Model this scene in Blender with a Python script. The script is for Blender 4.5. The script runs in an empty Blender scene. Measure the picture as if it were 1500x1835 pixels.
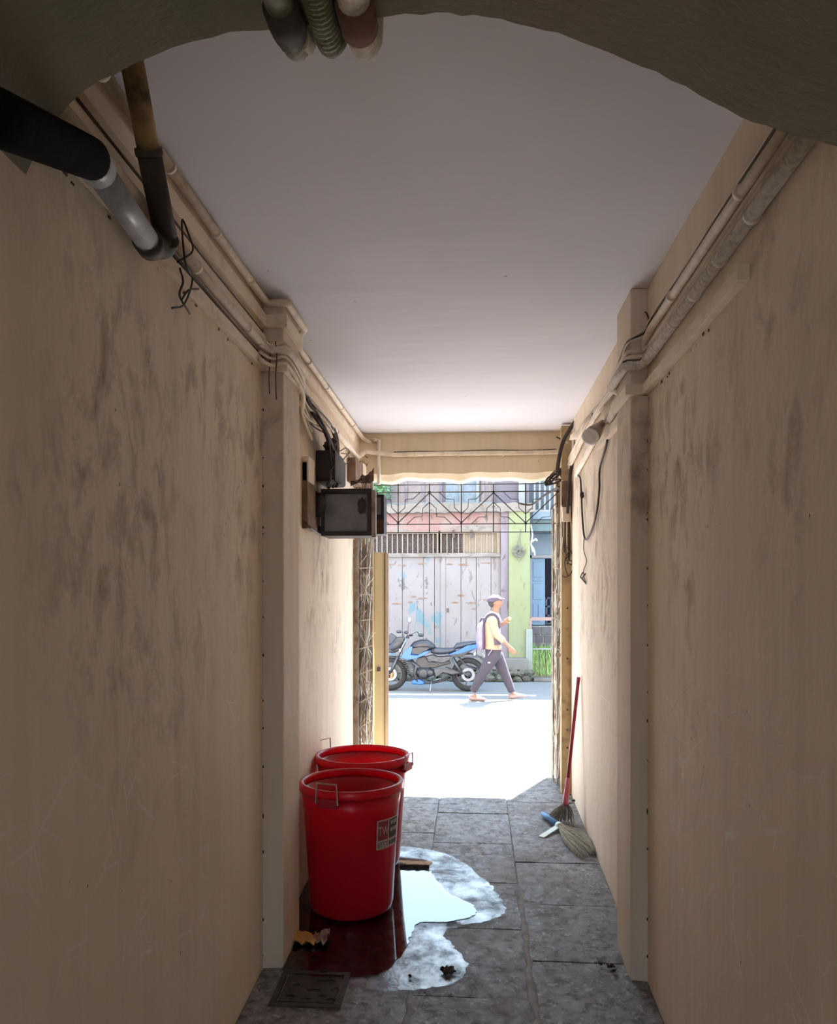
import bpy, math, random
from mathutils import Vector, Matrix, Euler

random.seed(7)
S = bpy.context.scene
COL = S.collection
# ---------------------------------------------------------------- camera, world, sun, exposure
F = 1390.0                       # focal length in pixels of the 1500 x 1835 frame
CX, CY = 750.0, 1065.0           # principal point (horizon row 1065)
YAW = math.atan(100.0 / F)       # camera turned a little off the passage axis
CAMZ = 1.73
cam_d = bpy.data.cameras.new('camera')
cam = bpy.data.objects.new('camera', cam_d)
COL.objects.link(cam)
cam.location = (0, 0, CAMZ)
cam.rotation_euler = (math.radians(90), 0, YAW)
cam_d.sensor_fit = 'VERTICAL'
cam_d.sensor_height = 36.0
cam_d.lens = F / 1835.0 * 36.0
cam_d.shift_y = (CY - 917.5) / 1835.0
cam_d.clip_start = 0.02
cam_d.clip_end = 300
S.camera = cam

SKY = (0.55, 0.78, 1.0)
SKY_STRENGTH = 2.4
SUN_STRENGTH = 38.0
EXPOSURE = 1.62
world = bpy.data.worlds.new('sky')
S.world = world
world.use_nodes = True
world.node_tree.nodes['Background'].inputs[0].default_value = (*SKY, 1)
world.node_tree.nodes['Background'].inputs[1].default_value = SKY_STRENGTH
sun_d = bpy.data.lights.new('sun', 'SUN')
sun = bpy.data.objects.new('sun', sun_d)
COL.objects.link(sun)
sun_d.energy = SUN_STRENGTH
sun_d.angle = math.radians(0.6)
sun_d.color = (1.0, 0.985, 0.975)
SUN_TO = Vector((0.54, 1.0, 2.26)).normalized()
sun.rotation_euler = SUN_TO.to_track_quat('Z', 'Y').to_euler()
sun.location = (4, 12, 20)
S.view_settings.view_transform = 'Standard'
S.view_settings.look = 'None'
S.view_settings.gamma = 1.0
S.view_settings.use_curve_mapping = False
S.view_settings.exposure = EXPOSURE
S.cycles.use_denoising = True
S.cycles.diffuse_bounces = 7
S.cycles.max_bounces = 14
S.cycles.transparent_max_bounces = 12
S.cycles.caustics_reflective = False
S.cycles.caustics_refractive = False

# ---------------------------------------------------------------- measuring helpers
def ray(px, py):
    c = (px - CX) / F
    return Vector((c * math.cos(YAW) - math.sin(YAW), c * math.sin(YAW) + math.cos(YAW), (CY - py) / F))
def P(px, py, Y):                # point at distance Y down the passage
    d = ray(px, py); t = Y / d.y
    return Vector((d.x * t, Y, CAMZ + d.z * t))
def WX(px, py, X):               # point on the plane x = X
    d = ray(px, py); t = X / d.x
    return Vector((X, d.y * t, CAMZ + d.z * t))
SLOPE = 0.05
def fz(Y): return SLOPE * Y      # passage floor height
def FL(px, py, dz=0.0):          # point on the passage floor
    d = ray(px, py); t = CAMZ / (SLOPE * d.y - d.z)
    return Vector((d.x * t, d.y * t, SLOPE * d.y * t + dz))

# ---------------------------------------------------------------- mesh helpers
def catmull(pts, n=6):
    pts = [Vector(p) for p in pts]
    if len(pts) < 3: return pts
    out = []
    q = [pts[0] * 2 - pts[1]] + pts + [pts[-1] * 2 - pts[-2]]
    for i in range(1, len(q) - 2):
        a, b, c, d = q[i - 1], q[i], q[i + 1], q[i + 2]
        for k in range(n):
            t = k / n
            out.append(0.5 * ((2 * b) + (c - a) * t + (2 * a - 5 * b + 4 * c - d) * t * t + (3 * b - a - 3 * c + d) * t ** 3))
    out.append(pts[-1])
    return out

class MB:
    def __init__(s): s.v = []; s.f = []
    def add(s, vs, fs):
        o = len(s.v); s.v += [Vector(p) for p in vs]; s.f += [tuple(i + o for i in f) for f in fs]; return s
    def box(s, x0, x1, y0, y1, z0, z1):
        return s.add([(x0,y0,z0),(x1,y0,z0),(x1,y1,z0),(x0,y1,z0),(x0,y0,z1),(x1,y0,z1),(x1,y1,z1),(x0,y1,z1)],
                     [(0,3,2,1),(4,5,6,7),(0,1,5,4),(1,2,6,5),(2,3,7,6),(3,0,4,7)])
    def obox(s, c, ax, ay, az):  # centre and three half-axis vectors
        c, ax, ay, az = Vector(c), Vector(ax), Vector(ay), Vector(az)
        vs = [c + ax*i + ay*j + az*k for k in (-1,1) for i, j in ((-1,-1),(1,-1),(1,1),(-1,1))]
        return s.add(vs, [(0,3,2,1),(4,5,6,7),(0,1,5,4),(1,2,6,5),(2,3,7,6),(3,0,4,7)])
    def bar(s, a, b, w, h, up=(0,0,1)):  # rectangular bar from a to b
        a, b = Vector(a), Vector(b); d = (b - a); L = d.length; d.normalize()
        side = d.cross(Vector(up))
        if side.length < 1e-4: side = d.cross(Vector((0,1,0)))
        side.normalize(); u = side.cross(d)
        return s.obox((a + b) / 2, d * L / 2, side * w / 2, u * h / 2)
    def tube(s, pts, r, n=8, cap=True):
        pts = [Vector(p) for p in pts]; m = len(pts)
        rr = r if isinstance(r, (list, tuple)) else [r] * m
        tang = []
        for i in range(m):
            d = pts[min(i + 1, m - 1)] - pts[max(i - 1, 0)]
            tang.append(d.normalized() if d.length > 1e-9 else Vector((0,0,1)))
        u = tang[0].orthogonal().normalized()
        vs = []
        for i in range(m):
            u = (u - tang[i] * u.dot(tang[i])); u.normalize(); w = tang[i].cross(u)
            for k in range(n):
                a = 2 * math.pi * k / n
                vs.append(pts[i] + (u * math.cos(a) + w * math.sin(a)) * rr[i])
        fs = [(i*n+k, i*n+(k+1)%n, (i+1)*n+(k+1)%n, (i+1)*n+k) for i in range(m-1) for k in range(n)]
        if cap: fs += [tuple(range(n))[::-1], tuple((m-1)*n+k for k in range(n))]
        return s.add(vs, fs)
    def limb(s, pts, ra, rb, side=(0,1,0), n=12):  # elliptical loft: ra in plane, rb along side
        pts = [Vector(p) for p in pts]; m = len(pts); side = Vector(side)
        vs = []
        for i in range(m):
            t = (pts[min(i+1,m-1)] - pts[max(i-1,0)]).normalized()
            o = t.cross(side); o.normalize()
            sd = o.cross(t)
            for k in range(n):
                a = 2*math.pi*k/n
                vs.append(pts[i] + o*math.cos(a)*ra[i] + sd*math.sin(a)*rb[i])
        fs = [(i*n+k, i*n+(k+1)%n, (i+1)*n+(k+1)%n, (i+1)*n+k) for i in range(m-1) for k in range(n)]
        fs += [tuple(range(n))[::-1], tuple((m-1)*n+k for k in range(n))]
        return s.add(vs, fs)
    def lathe(s, prof, c=(0,0,0), n=32, axis='Z', cap=False):
        c = Vector(c); vs = []
        for r, h in prof:
            for k in range(n):
                a = 2*math.pi*k/n
                if axis == 'Z': vs.append(c + Vector((r*math.cos(a), r*math.sin(a), h)))
                elif axis == 'Y': vs.append(c + Vector((r*math.cos(a), h, r*math.sin(a))))
                else: vs.append(c + Vector((h, r*math.cos(a), r*math.sin(a))))
        m = len(prof)
        fs = [(i*n+k, i*n+(k+1)%n, (i+1)*n+(k+1)%n, (i+1)*n+k) for i in range(m-1) for k in range(n)]
        if cap: fs += [tuple(range(n))[::-1], tuple((m-1)*n+k for k in range(n))]
        return s.add(vs, fs)
    def prism(s, poly, d):       # polygon (3-D points) pushed along vector d
        n = len(poly); d = Vector(d); p = [Vector(q) for q in poly]
        return s.add(p + [q + d for q in p], [tuple(range(n)), tuple(range(2*n-1, n-1, -1))] + [(i, n+i, n+(i+1)%n, (i+1)%n) for i in range(n)])
    def ball(s, c, r, n=12, m=8, sc=(1,1,1)):
        c = Vector(c); vs = [c + Vector((0,0,-r*sc[2]))]
        for i in range(1, m):
            t = -math.pi/2 + math.pi*i/m
            for k in range(n):
                a = 2*math.pi*k/n
                vs.append(c + Vector((r*sc[0]*math.cos(t)*math.cos(a), r*sc[1]*math.cos(t)*math.sin(a), r*sc[2]*math.sin(t))))
        vs.append(c + Vector((0,0,r*sc[2])))
        fs = [(0, 1+(k+1)%n, 1+k) for k in range(n)]
        for i in range(m-2):
            fs += [(1+i*n+k, 1+i*n+(k+1)%n, 1+(i+1)*n+(k+1)%n, 1+(i+1)*n+k) for k in range(n)]
        L = len(vs)-1
        fs += [(L, 1+(m-2)*n+k, 1+(m-2)*n+(k+1)%n) for k in range(n)]
        return s.add(vs, fs)
    def build(s, name, mat, parent=None, smooth=False, bevel=0.0, sub=0, remesh=0.0, seg=2):
        root = parent
        while root is not None and root.parent is not None: root = root.parent
        if root is not None: org = root.location.copy()
        else:
            xs = [p.x for p in s.v]; ys = [p.y for p in s.v]; zs = [p.z for p in s.v]
            org = Vector(((min(xs)+max(xs))/2, (min(ys)+max(ys))/2, min(zs)))
        me = bpy.data.meshes.new(name)
        me.from_pydata([tuple(p - org) for p in s.v], [], s.f)
        me.update()
        import bmesh
        bm = bmesh.new(); bm.from_mesh(me); bmesh.ops.recalc_face_normals(bm, faces=bm.faces); bm.to_mesh(me); bm.free()
        if smooth:
            for p in me.polygons: p.use_smooth = True
        ob = bpy.data.objects.new(name, me)
        COL.objects.link(ob)
        if mat is not None: me.materials.append(mat)
        if parent is not None: ob.parent = parent
        else: ob.location = org
        if bevel:
            b = ob.modifiers.new('bevel', 'BEVEL'); b.width = bevel; b.segments = seg; b.limit_method = 'ANGLE'
        if remesh:
            r = ob.modifiers.new('remesh', 'REMESH'); r.mode = 'VOXEL'; r.voxel_size = remesh; r.use_smooth_shade = True
            q = ob.modifiers.new('smooth', 'SMOOTH'); q.iterations = 4; q.factor = 0.5
        if sub:
            b = ob.modifiers.new('sub', 'SUBSURF'); b.levels = sub; b.render_levels = sub
        return ob

def tag(o, label=None, cat=None, group=None, kind=None):
    if label: o['label'] = label
    if cat: o['category'] = cat
    if group: o['group'] = group
    if kind: o['kind'] = kind
    return o
def empty(name, loc):
    o = bpy.data.objects.new(name, None); o.empty_display_size = 0.1
    o.location = Vector(loc); COL.objects.link(o); return o
def text_mesh(name, body, mat, parent, loc, size, rot=(math.pi/2, 0, 0), sx=1.0):
    cu = bpy.data.curves.new(name, 'FONT'); cu.body = body; cu.size = size; cu.extrude = 0.0004
    cu.align_x = 'CENTER'; cu.align_y = 'CENTER'
    tmp = bpy.data.objects.new(name + '_curve', cu); COL.objects.link(tmp)
    bpy.context.view_layer.update()
    me = bpy.data.meshes.new_from_object(tmp.evaluated_get(bpy.context.evaluated_depsgraph_get()))
    bpy.data.objects.remove(tmp)
    o = bpy.data.objects.new(name, me); COL.objects.link(o); me.materials.append(mat)
    o.rotation_euler = rot; o.scale = (sx, 1, 1)
    root = parent
    while root.parent is not None: root = root.parent
    o.parent = parent; o.location = Vector(loc) - root.location
    return o

# ---------------------------------------------------------------- materials
class NT:
    def __init__(s, name):
        s.m = bpy.data.materials.new(name); s.m.use_nodes = True
        s.t = s.m.node_tree; s.n = s.t.nodes; s.l = s.t.links
        s.b = s.n['Principled BSDF']; s.out = s.n['Material Output']
        s.co = s.n.new('ShaderNodeTexCoord')
        s.geo = s.n.new('ShaderNodeNewGeometry')
    def link(s, a, b): s.l.new(a, b)
    def mapping(s, scale=(1,1,1), loc=(0,0,0), world=True):
        m = s.n.new('ShaderNodeMapping'); m.inputs['Scale'].default_value = scale; m.inputs['Location'].default_value = loc
        s.link(s.geo.outputs['Position'] if world else s.co.outputs['Object'], m.inputs['Vector']); return m.outputs['Vector']
    def noise(s, scale=5, detail=4, rough=0.55, vec=None, dist=0.0):
        n = s.n.new('ShaderNodeTexNoise'); n.inputs['Scale'].default_value = scale; n.inputs['Detail'].default_value = detail
        n.inputs['Roughness'].default_value = rough; n.inputs['Distortion'].default_value = dist
        s.link(vec if vec is not None else s.mapping(), n.inputs['Vector']); return n.outputs['Fac']
    def vor(s, scale=5, vec=None, feature='F1', out='Distance'):
        n = s.n.new('ShaderNodeTexVoronoi'); n.feature = feature; n.inputs['Scale'].default_value = scale
        s.link(vec if vec is not None else s.mapping(), n.inputs['Vector']); return n.outputs[out]
    def ramp(s, fac, a, b, lo=0.0, hi=1.0):
        n = s.n.new('ShaderNodeMapRange'); n.inputs['From Min'].default_value = a; n.inputs['From Max'].default_value = b
        n.inputs['To Min'].default_value = lo; n.inputs['To Max'].default_value = hi
        s.link(fac, n.inputs['Value']); return n.outputs['Result']
    def math(s, op, a, b):
        n = s.n.new('ShaderNodeMath'); n.operation = op
        for i, x in enumerate((a, b)):
            if isinstance(x, (int, float)): n.inputs[i].default_value = x
            else: s.link(x, n.inputs[i])
        return n.outputs[0]
    def mix(s, fac, a, b):
        n = s.n.new('ShaderNodeMix'); n.data_type = 'RGBA'
        for sock, x in ((n.inputs['Factor'], fac), (n.inputs['A'], a), (n.inputs['B'], b)):
            if isinstance(x, (int, float)): sock.default_value = x
            elif isinstance(x, tuple): sock.default_value = (*x, 1) if len(x) == 3 else x
            else: s.link(x, sock)
        return n.outputs['Result']
    def color(s, c): 
        if isinstance(c, tuple): s.b.inputs['Base Color'].default_value = (*c, 1)
        else: s.link(c, s.b.inputs['Base Color'])
    def rough(s, r):
        if isinstance(r, (int, float)): s.b.inputs['Roughness'].default_value = r
        else: s.link(r, s.b.inputs['Roughness'])
    def bump(s, h, strength=0.3, dist=0.01):
        n = s.n.new('ShaderNodeBump'); n.inputs['Strength'].default_value = strength; n.inputs['Distance'].default_value = dist
        s.link(h, n.inputs['Height']); s.link(n.outputs['Normal'], s.b.inputs['Normal'])
    def sep(s):
        n = s.n.new('ShaderNodeSeparateXYZ'); s.link(s.geo.outputs['Position'], n.inputs[0]); return n.outputs

def worn(name, c1, c2, scale=8, lo=0.4, hi=0.65, rough=0.7, metal=0.0, bump=0.15, spec=0.4):
    t = NT(name); n = t.noise(scale, 6, 0.6)
    t.color(t.mix(t.ramp(n, lo, hi), c1, c2)); t.rough(rough)
    t.b.inputs['Metallic'].default_value = metal; t.b.inputs['Specular IOR Level'].default_value = spec
    if bump: t.bump(t.noise(scale * 6, 3, 0.6), bump, 0.004)
    return t.m
def flat(name, c, rough=0.6, metal=0.0):
    t = NT(name); n = t.noise(30, 3, 0.5)
    t.color(t.mix(t.ramp(n, 0.3, 0.7), c, tuple(x * 0.9 for x in c))); t.rough(rough)
    t.b.inputs['Metallic'].default_value = metal
    return t.m

def plaster(name, base, base2, stain, scratch=True, spots=True):
    t = NT(name)
    big = t.noise(1.1, 4, 0.55, t.mapping((1, 1, 0.6)))
    c = t.mix(t.ramp(big, 0.35, 0.68), base, base2)
    # soft rising streaks left by dripping water and brush strokes
    st = t.noise(9, 4, 0.6, t.mapping((1, 1, 0.07)))
    c = t.mix(t.ramp(st, 0.42, 0.75, 0.0, 0.35), c, tuple(x * 0.72 for x in base2))
    # dark grubby smudges in patches
    patch = t.ramp(t.noise(1.3, 3, 0.5, t.mapping((1, 1, 1.0), (3.1, 0.7, 1.9))), 0.44, 0.62)
    sm = t.ramp(t.noise(9.0, 7, 0.68, t.mapping((1, 1.1, 0.6)), 0.5), 0.47, 0.70)
    zs = t.sep()[2]
    band = t.math('MULTIPLY', t.ramp(zs, 0.9, 1.7), t.ramp(zs, 2.95, 2.45))
    c = t.mix(t.math('MULTIPLY', t.math('MULTIPLY', patch, sm), t.math('MULTIPLY', band, 0.78)), c, stain)
    if spots:
        v = t.vor(16, t.mapping((1, 1, 0.7)))
        sp = t.math('MULTIPLY', t.ramp(v, 0.06, 0.035), t.ramp(t.noise(2.3, 2), 0.5, 0.56))
        c = t.mix(t.math('MULTIPLY', sp, 0.85), c, (0.05, 0.035, 0.025))
    if scratch:
        v = t.vor(3.4, t.mapping((1, 1, 0.8), (0.4, 0.2, 0.1)), 'DISTANCE_TO_EDGE')
        v2 = t.vor(7.0, t.mapping((1, 0.8, 1.3), (1.4, 2.2, 0.1)), 'DISTANCE_TO_EDGE')
        ln = t.math('MAXIMUM', t.ramp(v, 0.010, 0.004), t.ramp(v2, 0.012, 0.004))
        msk = t.ramp(t.noise(4.5, 3, 0.6), 0.50, 0.58)
        zz = t.math('MULTIPLY', t.ramp(zs, 0.55, 0.75), t.ramp(zs, 1.55, 1.3))
        c = t.mix(t.math('MULTIPLY', t.math('MULTIPLY', ln, msk), t.math('MULTIPLY', zz, 0.75)), c, (0.85, 0.8, 0.74))
    t.color(c); t.rough(0.82); t.b.inputs['Specular IOR Level'].default_value = 0.25
    h = t.math('ADD', t.math('MULTIPLY', t.noise(2.6, 3, 0.5), 1.2), t.math('MULTIPLY', t.noise(26, 5, 0.6, t.mapping((1, 1, 0.5))), 0.3))
    t.bump(h, 0.35, 0.03)
    return t.m

M = {}
M['wall'] = plaster('cream_plaster', (0.84, 0.71, 0.55), (0.79, 0.655, 0.50), (0.20, 0.14, 0.095))
M['pilaster'] = plaster('cream_plaster_pier', (0.76, 0.64, 0.50), (0.70, 0.58, 0.45), (0.18, 0.125, 0.085), scratch=False)
M['lintel'] = plaster('yellow_plaster', (0.80, 0.68, 0.48), (0.76, 0.64, 0.44), (0.24, 0.17, 0.10), scratch=False)
def ceiling_mat():
    t = NT('whitewash_ceiling')
    n = t.noise(1.6, 4, 0.5); c = t.mix(t.ramp(n, 0.3, 0.7), (0.76, 0.75, 0.77), (0.72, 0.71, 0.74))
    v = t.vor(3.2); sp = t.ramp(v, 0.022, 0.012)
    c = t.mix(t.math('MULTIPLY', sp, 0.7), c, (0.2, 0.17, 0.15))
    t.color(c); t.rough(0.8); t.b.inputs['Specular IOR Level'].default_value = 0.3
    t.bump(t.noise(2.2, 3, 0.5, t.mapping((0.6, 2.4, 1))), 0.25, 0.03); return t.m
M['ceiling'] = ceiling_mat()
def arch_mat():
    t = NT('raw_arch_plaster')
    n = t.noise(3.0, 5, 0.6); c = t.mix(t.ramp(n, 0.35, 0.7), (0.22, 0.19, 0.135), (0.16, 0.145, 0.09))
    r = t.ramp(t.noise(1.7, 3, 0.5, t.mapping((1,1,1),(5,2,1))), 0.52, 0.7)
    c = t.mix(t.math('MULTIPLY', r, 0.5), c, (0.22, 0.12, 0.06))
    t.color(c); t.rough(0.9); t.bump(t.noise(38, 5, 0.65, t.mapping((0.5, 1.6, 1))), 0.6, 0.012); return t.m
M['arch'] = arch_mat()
def stone_mat():
    t = NT('worn_stone_slab')
    n = t.noise(2.4, 4, 0.6); c = t.mix(t.ramp(n, 0.35, 0.65), (0.19, 0.185, 0.19), (0.30, 0.29, 0.30))
    pit = t.ramp(t.noise(20, 7, 0.7, t.mapping((1, 1, 1)), 0.4), 0.46, 0.60)
    c = t.mix(t.math('MULTIPLY', pit, 0.85), c, (0.07, 0.055, 0.048))
    pale = t.ramp(t.noise(34, 5, 0.7, t.mapping((1, 1, 1), (2, 2, 2))), 0.55, 0.66)
    c = t.mix(t.math('MULTIPLY', pale, 0.8), c, (0.50, 0.48, 0.48))
    br = t.ramp(t.noise(1.9, 3, 0.5, t.mapping((1,1,1),(7,3,1))), 0.52, 0.66)
    c = t.mix(t.math('MULTIPLY', br, 0.45), c, (0.14, 0.085, 0.06))
    t.color(c); t.rough(t.ramp(t.noise(14, 4, 0.6), 0.3, 0.7, 0.38, 0.75))
    t.b.inputs['Specular IOR Level'].default_value = 0.5
    h = t.math('ADD', t.math('MULTIPLY', t.noise(20, 7, 0.7, t.mapping((1, 1, 1)), 0.4), 1.0), t.math('MULTIPLY', t.noise(5, 3), 0.8))
    t.bump(h, 0.55, 0.012); return t.m
M['stone'] = stone_mat()
M['mortar'] = worn('slab_mortar', (0.17, 0.16, 0.15), (0.30, 0.29, 0.28), 14, 0.4, 0.6, 0.9)
M['conduit'] = worn('painted_conduit', (0.84, 0.73, 0.58), (0.66, 0.54, 0.40), 14, 0.45, 0.7, 0.6)
M['white_pipe'] = worn('whitewashed_pipe', (0.72, 0.65, 0.55), (0.46, 0.39, 0.31), 60, 0.45, 0.68, 0.8, bump=0.15)
M['casing'] = worn('painted_wood_casing', (0.82, 0.70, 0.54), (0.60, 0.48, 0.35), 10, 0.5, 0.75, 0.7)
M['black_rubber'] = worn('black_lagging', (0.006, 0.006, 0.006), (0.014, 0.012, 0.011), 30, 0.4, 0.7, 0.95, bump=0.5, spec=0.04)
M['grey_pvc'] = worn('grey_plastic_pipe', (0.42, 0.44, 0.46), (0.30, 0.31, 0.32), 22, 0.4, 0.7, 0.35)
M['clay_pipe'] = worn('brown_grimy_pipe', (0.38, 0.25, 0.11), (0.05, 0.04, 0.025), 6, 0.45, 0.58, 0.6)
M['grime_pipe'] = worn('blackened_pipe', (0.045, 0.036, 0.026), (0.10, 0.075, 0.045), 12, 0.5, 0.75, 0.7)
M['mossy_pipe'] = worn('mossy_pipe', (0.30, 0.28, 0.22), (0.13, 0.14, 0.06), 9, 0.4, 0.6, 0.6)
M['cable'] = worn('cable_and_gap_shade', (0.03, 0.022, 0.018), (0.07, 0.05, 0.04), 18, 0.4, 0.7, 0.55, bump=0)
M['brown_wire'] = worn('brown_wire', (0.10, 0.065, 0.045), (0.05, 0.032, 0.022), 18, 0.4, 0.7, 0.6, bump=0)
M['wood_wire'] = flat('dusty_brown_wire', (0.20, 0.14, 0.10), 0.8)
M['iron'] = worn('dark_iron', (0.035, 0.032, 0.036), (0.07, 0.05, 0.04), 20, 0.45, 0.7, 0.55, 0.4)
M['blackbox'] = worn('black_box_paint', (0.028, 0.022, 0.022), (0.06, 0.045, 0.04), 9, 0.5, 0.75, 0.5)
M['boxglass'] = worn('dusty_glass', (0.26, 0.255, 0.26), (0.17, 0.165, 0.165), 7, 0.4, 0.7, 0.28, bump=0.05)
M['wood_old'] = worn('old_brown_board', (0.24, 0.15, 0.09), (0.13, 0.08, 0.05), 9, 0.4, 0.65, 0.75)
M['rust'] = worn('rusty_sheet', (0.17, 0.075, 0.045), (0.08, 0.045, 0.035), 12, 0.4, 0.65, 0.85, bump=0.4)
M['gate'] = worn('dusty_gate_steel', (0.42, 0.36, 0.29), (0.22, 0.16, 0.11), 13, 0.45, 0.65, 0.6, 0.3)
M['gate_pale'] = worn('pale_gate_steel', (0.85, 0.80, 0.72), (0.66, 0.58, 0.48), 13, 0.5, 0.7, 0.5, 0.2)
M['yellow_paint'] = worn('yellow_ochre_paint', (0.42, 0.31, 0.14), (0.38, 0.28, 0.12), 5, 0.4, 0.7, 0.5)
M['angle'] = worn('ochre_steel_angle', (0.52, 0.38, 0.20), (0.30, 0.20, 0.11), 12, 0.5, 0.7, 0.6)
# ================================================================ the passage
XL, XR, ZC = -0.888, 0.703, 2.975
YB, YE = -2.6, 5.98              # open courtyard end, street end
PY0, PY1 = 3.21, 3.51            # piers
PXL, PXR = -0.80, 0.634
tag(MB().box(XL-0.35, XL, YB, YE+0.3, -0.3, 3.4).build('wall_left', M['wall']), 'cream plaster side wall with brown smudges, on the bin side of the passage', kind='structure')
tag(MB().box(XR, XR+0.35, YB, YE+0.3, -0.3, 3.4).build('wall_right', M['wall']), 'cream plaster side wall with white scratches, on the broom side of the passage', kind='structure')
tag(MB().box(XL-0.35, XR+0.35, YB, YE+0.3, ZC, ZC+0.25).build('ceiling', M['ceiling']), 'pale whitewashed flat ceiling of the passage', kind='structure')
tag(MB().box(XL-0.01, PXL, PY0, PY1, -0.1, ZC).build('trim_1', M['pilaster'], bevel=0.006), 'cream plaster pier standing beside the red bins', kind='structure')
tag(MB().box(PXR, XR+0.01, PY0, PY1, -0.1, ZC).build('trim_2', M['pilaster'], bevel=0.006), 'cream plaster pier under the whitewashed pipes', kind='structure')

# arch across the passage
arch_pts = [(-0.90,0.80),(-0.888,0.838),(-0.80,0.969),(-0.667,1.035),(-0.51,1.085),(-0.378,1.103),(-0.24,1.111),(-0.1,1.110),(0.0,1.095),(0.105,1.07),(0.21,1.036),(0.313,0.995),(0.42,0.937),(0.516,0.880),(0.61,0.838),(0.703,0.806),(0.72,0.79)]
crv = catmull([(x, 0, z) for x, z in arch_pts], 4)
mb = MB(); ny = 8; Y0A, Y1A = 0.35, 1.48
m = len(crv)
vs = []
for j in range(ny + 1):
    y = Y0A + (Y1A - Y0A) * j / ny
    for p in crv:
        w = 0.006 * math.sin(p.x * 9 + j * 1.7) + random.uniform(-0.003, 0.003)
        vs.append((p.x, y, CAMZ + p.z + w))
fs = [(j*m+i, j*m+i+1, (j+1)*m+i+1, (j+1)*m+i) for j in range(ny) for i in range(m-1)]
o = len(vs)
for y, j in ((Y0A, 0), (Y1A, ny)):
    for i, p in enumerate(crv): vs.append((p.x, y, ZC + 0.1))
for i in range(m-1):
    fs.append((i, o+i, o+i+1, i+1))
    fs.append((ny*m+i, ny*m+i+1, o+m+i+1, o+m+i))
    fs.append((o+i, o+m+i, o+m+i+1, o+i+1))
mb.add(vs, fs)
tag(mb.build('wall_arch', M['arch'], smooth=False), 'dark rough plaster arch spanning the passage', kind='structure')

# street wall with the doorway, lintel beam, added canopy slab outside
YO = 6.25
LZ = CAMZ + 0.90
mb = MB()
n = 40
prof = []
for k in range(n + 1):
    x = XL - 0.02 + (XR - XL + 0.04) * k / n
    dz = 0.010 * math.sin(x * 11) + 0.008 * math.sin(x * 23 + 1) + random.uniform(-0.004, 0.004)
    prof.append([(x, YE, ZC + 0.1), (x, YE, LZ + 0.035 + dz * 0.5), (x, YE + 0.05, LZ + dz), (x, YE + 0.15, LZ - 0.01 + dz), (x, YO, LZ + 0.005 + dz), (x, YO, ZC + 0.1)])
vs = [q for c in prof for q in c]
fs = [(k*6+j, k*6+j+1, (k+1)*6+j+1, (k+1)*6+j) for k in range(n) for j in range(5)]
mb.add(vs, fs)
tag(mb.build('wall_lintel', M['lintel'], smooth=False), 'yellowish cream lintel beam over the doorway to the street', kind='structure')
mb = MB()
mb.box(XL-4.5, XL-0.02, YE+0.02, YO, 0, 7.2); mb.box(XR+0.02, XR+4.5, YE+0.02, YO, 0, 7.2); mb.box(XL-0.02, XR+0.02, YE+0.02, YO, ZC+0.06, 7.2)
tag(mb.build('wall_street', M['lintel']), 'outer street wall of the building around the doorway', kind='structure')
tag(MB().box(XL-0.9, XR+0.9, YO-0.02, 6.72, 2.90, 3.0).build('trim_3', M['lintel']), 'unseen thin canopy slab added over the doorway outside for shade', kind='structure')  # unseen slab, added to keep the sun off the inner threshold

# floor: bedding with separate stone slabs
YF1 = 6.12
def bed(x0, x1, y0, y1, dz0, dz1):
    return [(x0,y0,fz(y0)+dz0),(x1,y0,fz(y0)+dz0),(x1,y1,fz(y1)+dz0),(x0,y1,fz(y1)+dz0),(x0,y0,fz(y0)+dz1),(x1,y0,fz(y0)+dz1),(x1,y1,fz(y1)+dz1),(x0,y1,fz(y1)+dz1)]
BOXF = [(0,3,2,1),(4,5,6,7),(0,1,5,4),(1,2,6,5),(2,3,7,6),(3,0,4,7)]
floor = MB().add(bed(XL-0.05, XR+0.05, YB, YF1-0.01, -0.25, -0.010), BOXF).build('floor', M['mortar'])
tag(floor, 'grey worn stone slab floor of the passage', kind='structure')
cols = [(XL, -0.247, [-2.6,-1.9,-1.3,-0.7,-0.1,0.5,1.1,1.65,2.2,2.68,3.15,3.72,4.28,4.84,5.42,YF1]),
        (-0.247, 0.228, [-2.6,-2.0,-1.4,-0.8,-0.2,0.4,0.9,1.45,2.0,2.52,3.05,3.62,4.13,4.69,5.23,5.75,YF1]),
        (0.228, XR, [-2.6,-1.9,-1.3,-0.7,-0.1,0.5,1.1,1.7,2.3,2.83,3.34,3.88,4.41,4.98,5.5,YF1])]
MANH = (-0.79, -0.51, 2.93, 3.18)      # manhole in the slab row
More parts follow.
